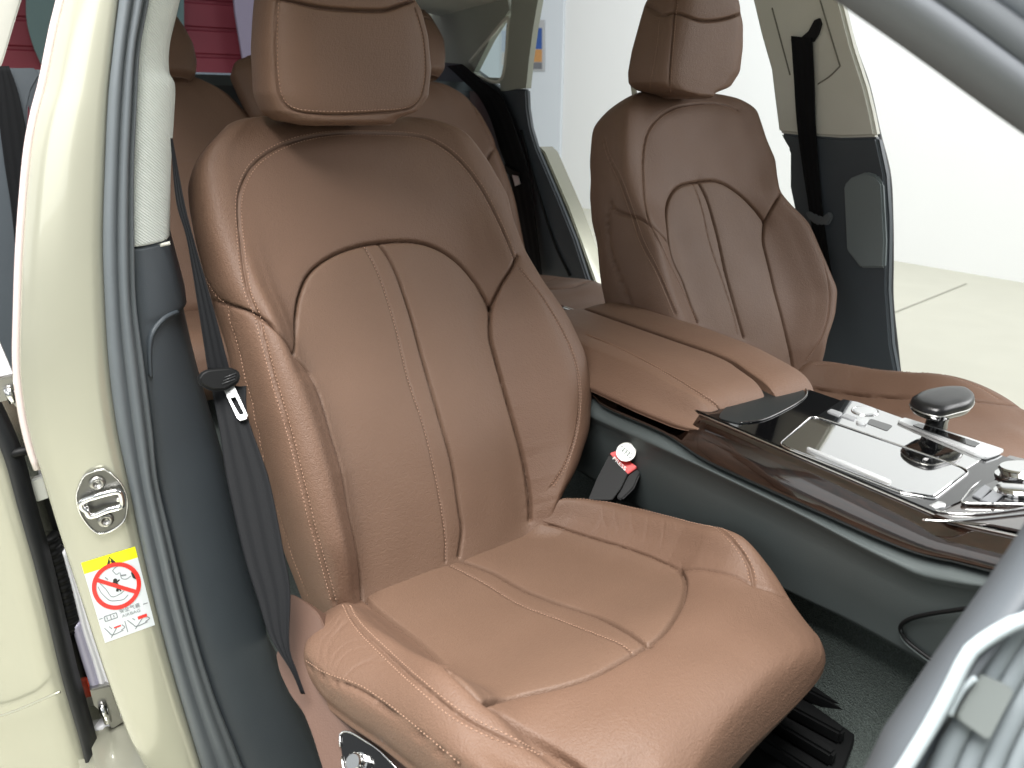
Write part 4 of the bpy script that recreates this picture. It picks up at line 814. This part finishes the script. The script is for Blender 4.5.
# control panel with chrome knobs at the front, rising towards the dashboard
def fr3(px, h=0): 
    nn = np.array([-.20, 0, 1.]); return [hit(x, y, nn, nn@np.array([.45, 0, ZT])+h) for x, y in px]
pm('front_deck', [tuple(np.array(q)) for q in fr3([(938, 499), (974, 470), (1010, 455), (1110, 480), (1110, 540), (1040, 534), (990, 524), (955, 521), (928, 512)], -.002)], (0, 0, -.003), WOOD, con, .001, 2)
cp = roundpoly([(960, 503), (972, 487), (1000, 468), (1075, 470), (1075, 510), (1024, 504)], .14, 5)
cpl = pm('control_panel', fr3(cp, .0005), (0, 0, -.004), BLG, con, .0008, 2); V, F = tube(np.array(fr3(np.vstack([cp, cp[:1]]), .001)), .0012, 6, caps=False); mesh('panel_rim', V, F, CHR, cpl)
nn = np.array([-.20, 0, 1.]); nn /= np.linalg.norm(nn)
for (x, y), r, h in (((1024, 476), .024, .011), ((1018, 492), .019, .007)):
    c = fr3([(x, y)], .001)[0]; V, F = tube([c, c+nn*h*.25, c+nn*h*.30, c+nn*h*.85, c+nn*h], r, 36, rad_fn=lambda t: [1.12, 1.12, .9, 1.0, .92][int(round(t*4))]); smooth_by_angle(mesh('rotary_knob', V, F, CHR, cpl))
for px in ([(972, 495), (985, 484), (992, 488), (981, 499)], [(980, 500), (994, 489), (1004, 494), (994, 503)]): pm('menu_key', fr3(px, .0025), (0, 0, -.002), mat('key_grey', (120, 122, 126), .3, metal=.5), cpl, .0006, 2)
c = fr3([(936, 505)], .0)[0]; V, F = tube([c-nn*.002, c+nn*.0015], .0085, 28); mesh('trim_plug', V, F, SLV, con)
for px in ([(935, 511), (960, 514), (990, 513), (1040, 506)], [(922, 520), (950, 521), (985, 518), (1040, 512)]):
    V, F = tube(np.array(fr3(spline(px, 24), -.001)), .0011, 6); mesh('chrome_strip', V, F, CHR, con)
# storage pocket line on the side panel
pk = [(1010, 602), (982, 606), (955, 610), (929, 614), (910, 619), (901, 626), (903, 635), (912, 645), (938, 664), (960, 678)]
V, F = tube(np.array([hit(x, y, (0, 1, .218), -.1025) for x, y in spline(pk, 60)])-[0, .0005, 0], .0022, 8); mesh('pocket_edge', V, F, BLK, sp)
V, F = tube(np.array([hit(x, y+2.5, (0, 1, .218), -.1025) for x, y in spline(pk[5:], 40)])-[0, .0008, 0], .0016, 8); mesh('pocket_lip', V, F, mat('pocket_lip_grey', (96, 104, 104), .35), sp)

# armrest in two lids
def arm_lid(name, L, R, top, bot, x0, x1, seams, inset, sm=LEA):
    fa = Frame((0, 0, 0), (1, 0, 0), (0, 1, 0), (0, 0, 1)); A_ = rows(x0, x1, 260, .3)
    def ring(x):
        t, b = top(x), bot(x); i = inset
        return [(0, t+.002), (.45, t+.001), (.80, t-.001), (.93, t-.003), (.985, t-.010), (1, t-.02), (1, b+.006), (.985, b), (.9, b-.002), (0, b-.002), (-.9, b-.002), (-.985+i*.0, b), (-1, b+.006), (-1+i*.45, t-.026), (-1+i*.86, t-.008), (-1+i*1.12, t-.002), (-.45 if i < .3 else -.2, t+.001)]
    P = skin(fa, A_, L, R, ring, .182, squash_fn(x0, x0+.04, x1-.05, x1, 2.3, .42), ns=360, smooth=9); return upholster(name, P, seams, LEA, con, lump=.0008)
spl = lambda a: .052-.0*a
ztop = lambda x: .224-.010*ramp(x, .0, .14)
top_ = arm_lid('armrest_lid', lambda a: np.interp(a, [-.34, .05, .15], [-.126, -.126, -.118]), lambda a: np.interp(a, [-.32, .05, .15], [.056, .050, .022]), ztop, lambda x: .173, -.34, .150, [('twin', [(587, 334), (621, 348), (665, 371), (696, 390), (714, 402), (720, 408)], (-.002, .002))], .42)
arm_lid('armrest_lid', lambda a: np.interp(a, [-.32, .05, .15], [.0585, .0525, .0245]), lambda a: np.interp(a, [-.32, -.1, .1, .16], [.15, .15, .125, .11]), ztop, lambda x: .170, -.34, .158, [], .10)

# ------------------------------------------------------------------ seat belts
def belt(name, Lp, Rp, n, c, par, ribs=3, cnt=60):
    a, b_ = on(Lp, n, c, cnt), on(Rp, n, c, cnt); nn = np.asarray(n, float); nn /= np.linalg.norm(nn)
    if nn@(CAM-a[0]) < 0: nn = -nn
    ks = np.linspace(0, 1, 17); ln = [a*(1-k)+b_*k+nn*(.0007*math.cos(k*math.pi*2*ribs)-.0003) for k in ks]; V, F = loft(ln+[a*(1-k)+b_*k-nn*.0016 for k in ks[::-1]]); return mesh(name, V, F, BEL, par)
sbA = thing('seat_belt', 'grey seat belt with metal tongue hanging beside the front passenger seat', 'seat belt', hit(215, 330, XN, -.1), 'seat belts')
rb = rad(18); nb = np.array([np.cos(rb), 0, np.sin(rb)]); cb = .02
belt('shoulder_strap', [(170.5, 138), (176, 200), (187, 240), (198, 306), (208, 371)], [(172.5, 138), (184, 200), (194, 240), (213, 306), (230, 371)], nb, cb, sbA)
_p1 = hit(228, 392, nb, cb-.004); _p2 = dep(301, 694, .785); nl = np.cross(_p2-_p1, CR); nl /= np.linalg.norm(nl)
belt('lap_strap', [(211, 386), (219, 427), (227, 480), (244, 555), (258, 600), (270, 637), (291, 671), (301, 694)], [(246, 386), (248, 418), (269, 480), (284, 555), (290, 592), (289, 645), (297, 672), (305, 694)], nl, nl@_p1, sbA)
tg = [(198, 378), (202, 372), (208, 369), (231, 367), (239, 371), (241, 376), (239, 383), (225, 391), (212, 391), (200, 385)]
tgo = pm('belt_tongue', [hit(x, y, nb, cb+.010) for x, y in roundpoly(tg, .25, 4)], tuple(-nb*.012), BLK, sbA, .003, 3)
an_ = [(222, 390), (234, 388), (247, 415), (246, 419), (241, 421)]; V, F = None, None
outer = [(223, 388), (234, 386), (247.5, 415), (246, 419), (240, 420.5), (237, 418)]; inner = [(230, 398), (235.5, 396.5), (243.5, 412.5), (243.2, 414.2), (240.2, 414.8), (238.6, 413.4)]
nlf = nl if nl@(CAM-_p1) > 0 else -nl; A3 = [hit(x, y, nlf, nlf@_p1+.006) for x, y in outer]; B3 = [hit(x, y, nlf, nlf@_p1+.006) for x, y in inner]
V = np.array(A3+B3+[p-nlf*.0025 for p in A3]+[p-nlf*.0025 for p in B3]); F = []
for i in range(6):
    j = (i+1) % 6; F += [(i, j, 6+j, 6+i), (12+j, 12+i, 18+i, 18+j), (j, i, 12+i, 12+j), (6+i, 6+j, 18+j, 18+i)]
mesh('tongue_plate', V, F, SLV, tgo, smooth=False)
for k in range(3):
    V, F = tube([hit(222+k*1.3, 384-k*3.2, nb, cb+.0105), hit(235+k*.6, 379-k*3.0, nb, cb+.0105)], .0006, 6); mesh('grip_ridge', V, F, mat('ridge_black', (45, 46, 48), .4), tgo)
sbB = thing('seat_belt', 'black seat belt running down the far pillar behind the driver seat', 'seat belt', hit(805, 150, n2, c2), 'seat belts')
belt('shoulder_strap', [(791, 36), (794, 80), (798, 134), (810, 216), (822, 290)], [(812, 38), (814, 80), (816, 134), (823, 216), (834, 290)], n2, c2-.012, sbB)
pm('belt_tongue', [hit(x, y, n2, c2-.022) for x, y in ((805, 213), (808, 211), (822, 217), (828, 212), (831, 217), (827, 225), (816, 225), (808, 219))], (0, .012, 0), mat('tongue_grey', (92, 98, 102), .4), sbB, .002, 2)
sbC = thing('seat_belt', 'black rear seat belt draped beside the far rear seat', 'seat belt', hit(500, 150, n3, c3), 'seat belts')
belt('shoulder_strap', [(447, 66), (460, 78), (478, 96), (490, 118), (500, 150), (508, 172), (518, 215), (530, 276)], [(462, 64), (482, 80), (500, 95), (510, 116), (522, 150), (528, 172), (535, 215), (542, 276)], n3, c3-.03, sbC)
pm('belt_tongue', [hit(x, y, n3, c3-.045) for x, y in ((504, 164), (512, 169), (520, 173), (519, 178), (511, 177), (504, 171))], (0, .01, 0), BLK, sbC, .002, 2)
pm('tongue_plate', [hit(x, y, n3, c3-.046) for x, y in ((512, 175), (518, 176), (520, 184), (515, 186))], (0, .003, 0), SLV, sbC, .0005, 1)
sbD = thing('seat_belt', 'slate rear seat belt at the left edge outside the beige pillar', 'seat belt', hit(12, 120, XN, -1.5), 'seat belts')
belt('shoulder_strap', [(-4, 66), (-2, 110), (4, 160), (12, 215), (20, 300), (30, 420)], [(9, 66), (18, 92), (26, 130), (30, 175), (38, 260), (48, 420)], XN, -1.50, sbD)
pm('rear_side_trim', [hit(x, y, XN, -1.52) for x, y in ((-60, 68), (36, 68), (40, 76), (32, 90), (28, 108), (26, 150), (60, 520), (-60, 520))], (-.05, 0, 0), DKT, car, .004, 2)

# buckle with red button and round charm
bu = thing('seat_belt_buckle', 'black seat belt buckle with red press button between seat and console', 'buckle', hit(612, 475, YN, -.15))
nbk = np.array([.45, -.62, .64]); nbk /= np.linalg.norm(nbk); cbk = nbk@hit(612, 470, YN, -.15)
bp = lambda px, h=0: [hit(x, y, nbk, cbk+h) for x, y in px]
pm('buckle_body', bp(roundpoly([(609.5, 454), (628, 473.5), (621, 488), (612, 500), (588, 500), (597, 478)], .12, 4)), tuple(-nbk*.022), BLK, bu, .003, 3)
pm('buckle_body_side', bp([(629, 473), (637, 468), (640, 474), (634, 488), (622, 500), (616, 498)], -.004), tuple(-nbk*.018), BLK, bu, .002, 2)
rbt = pm('release_button', bp([(609.5, 453), (617, 450.5), (637, 467), (628, 474)], .0008), tuple(-nbk*.012), RED, bu, .0012, 2)
Vt, Ft = text_mesh('PRESS'); lo, hi_ = Vt.min(0), Vt.max(0); q0, q1, q2, q3_ = [np.array(p) for p in bp([(614.5, 456.5), (626.5, 467.5), (625, 471), (612.5, 459)], .0014)]
mesh('lettering', [(1-v)*((1-u)*q3_+u*q2)+v*((1-u)*q0+u*q1) for u, v in (((p[0]-lo[0])/(hi_[0]-lo[0]), (p[1]-lo[1])/(hi_[1]-lo[1])) for p in Vt)], Ft, WHT, rbt, smooth=False)
chm = thing('round_charm', 'round white charm with four linked rings on top of the buckle', 'charm', bp([(626, 452)], .004)[0])
cc_ = bp([(626, 452)], .010)[0]; f1 = bp([(634, 458.5)], .010)[0]-cc_; R0 = np.linalg.norm(f1)*.92; f1 /= np.linalg.norm(f1); f2 = np.cross(nbk, f1)
pm('disc', [cc_+f1*R0*math.cos(a)+f2*R0*math.sin(a) for a in np.linspace(0, 2*np.pi, 41)[:-1]], tuple(-nbk*.003), mat('charm_white', (226, 234, 226), .25, coat=.5), chm, .0006, 2)
V, F = tube([cc_+f1*R0*math.cos(a)+f2*R0*math.sin(a) for a in np.linspace(0, 2*np.pi, 41)], R0*.045, 6, caps=False); mesh('rim', V, F, MET, chm)
for k in range(4):
    o_ = cc_+nbk*.0003+f1*R0*(-.54+.36*k); V, F = tube([o_+(f1*math.cos(a)+f2*math.sin(a))*R0*.25 for a in np.linspace(0, 2*np.pi, 25)], R0*.045, 6, caps=False); mesh('ring', V, F, mat('ring_grey', (88, 98, 94), .4), chm)
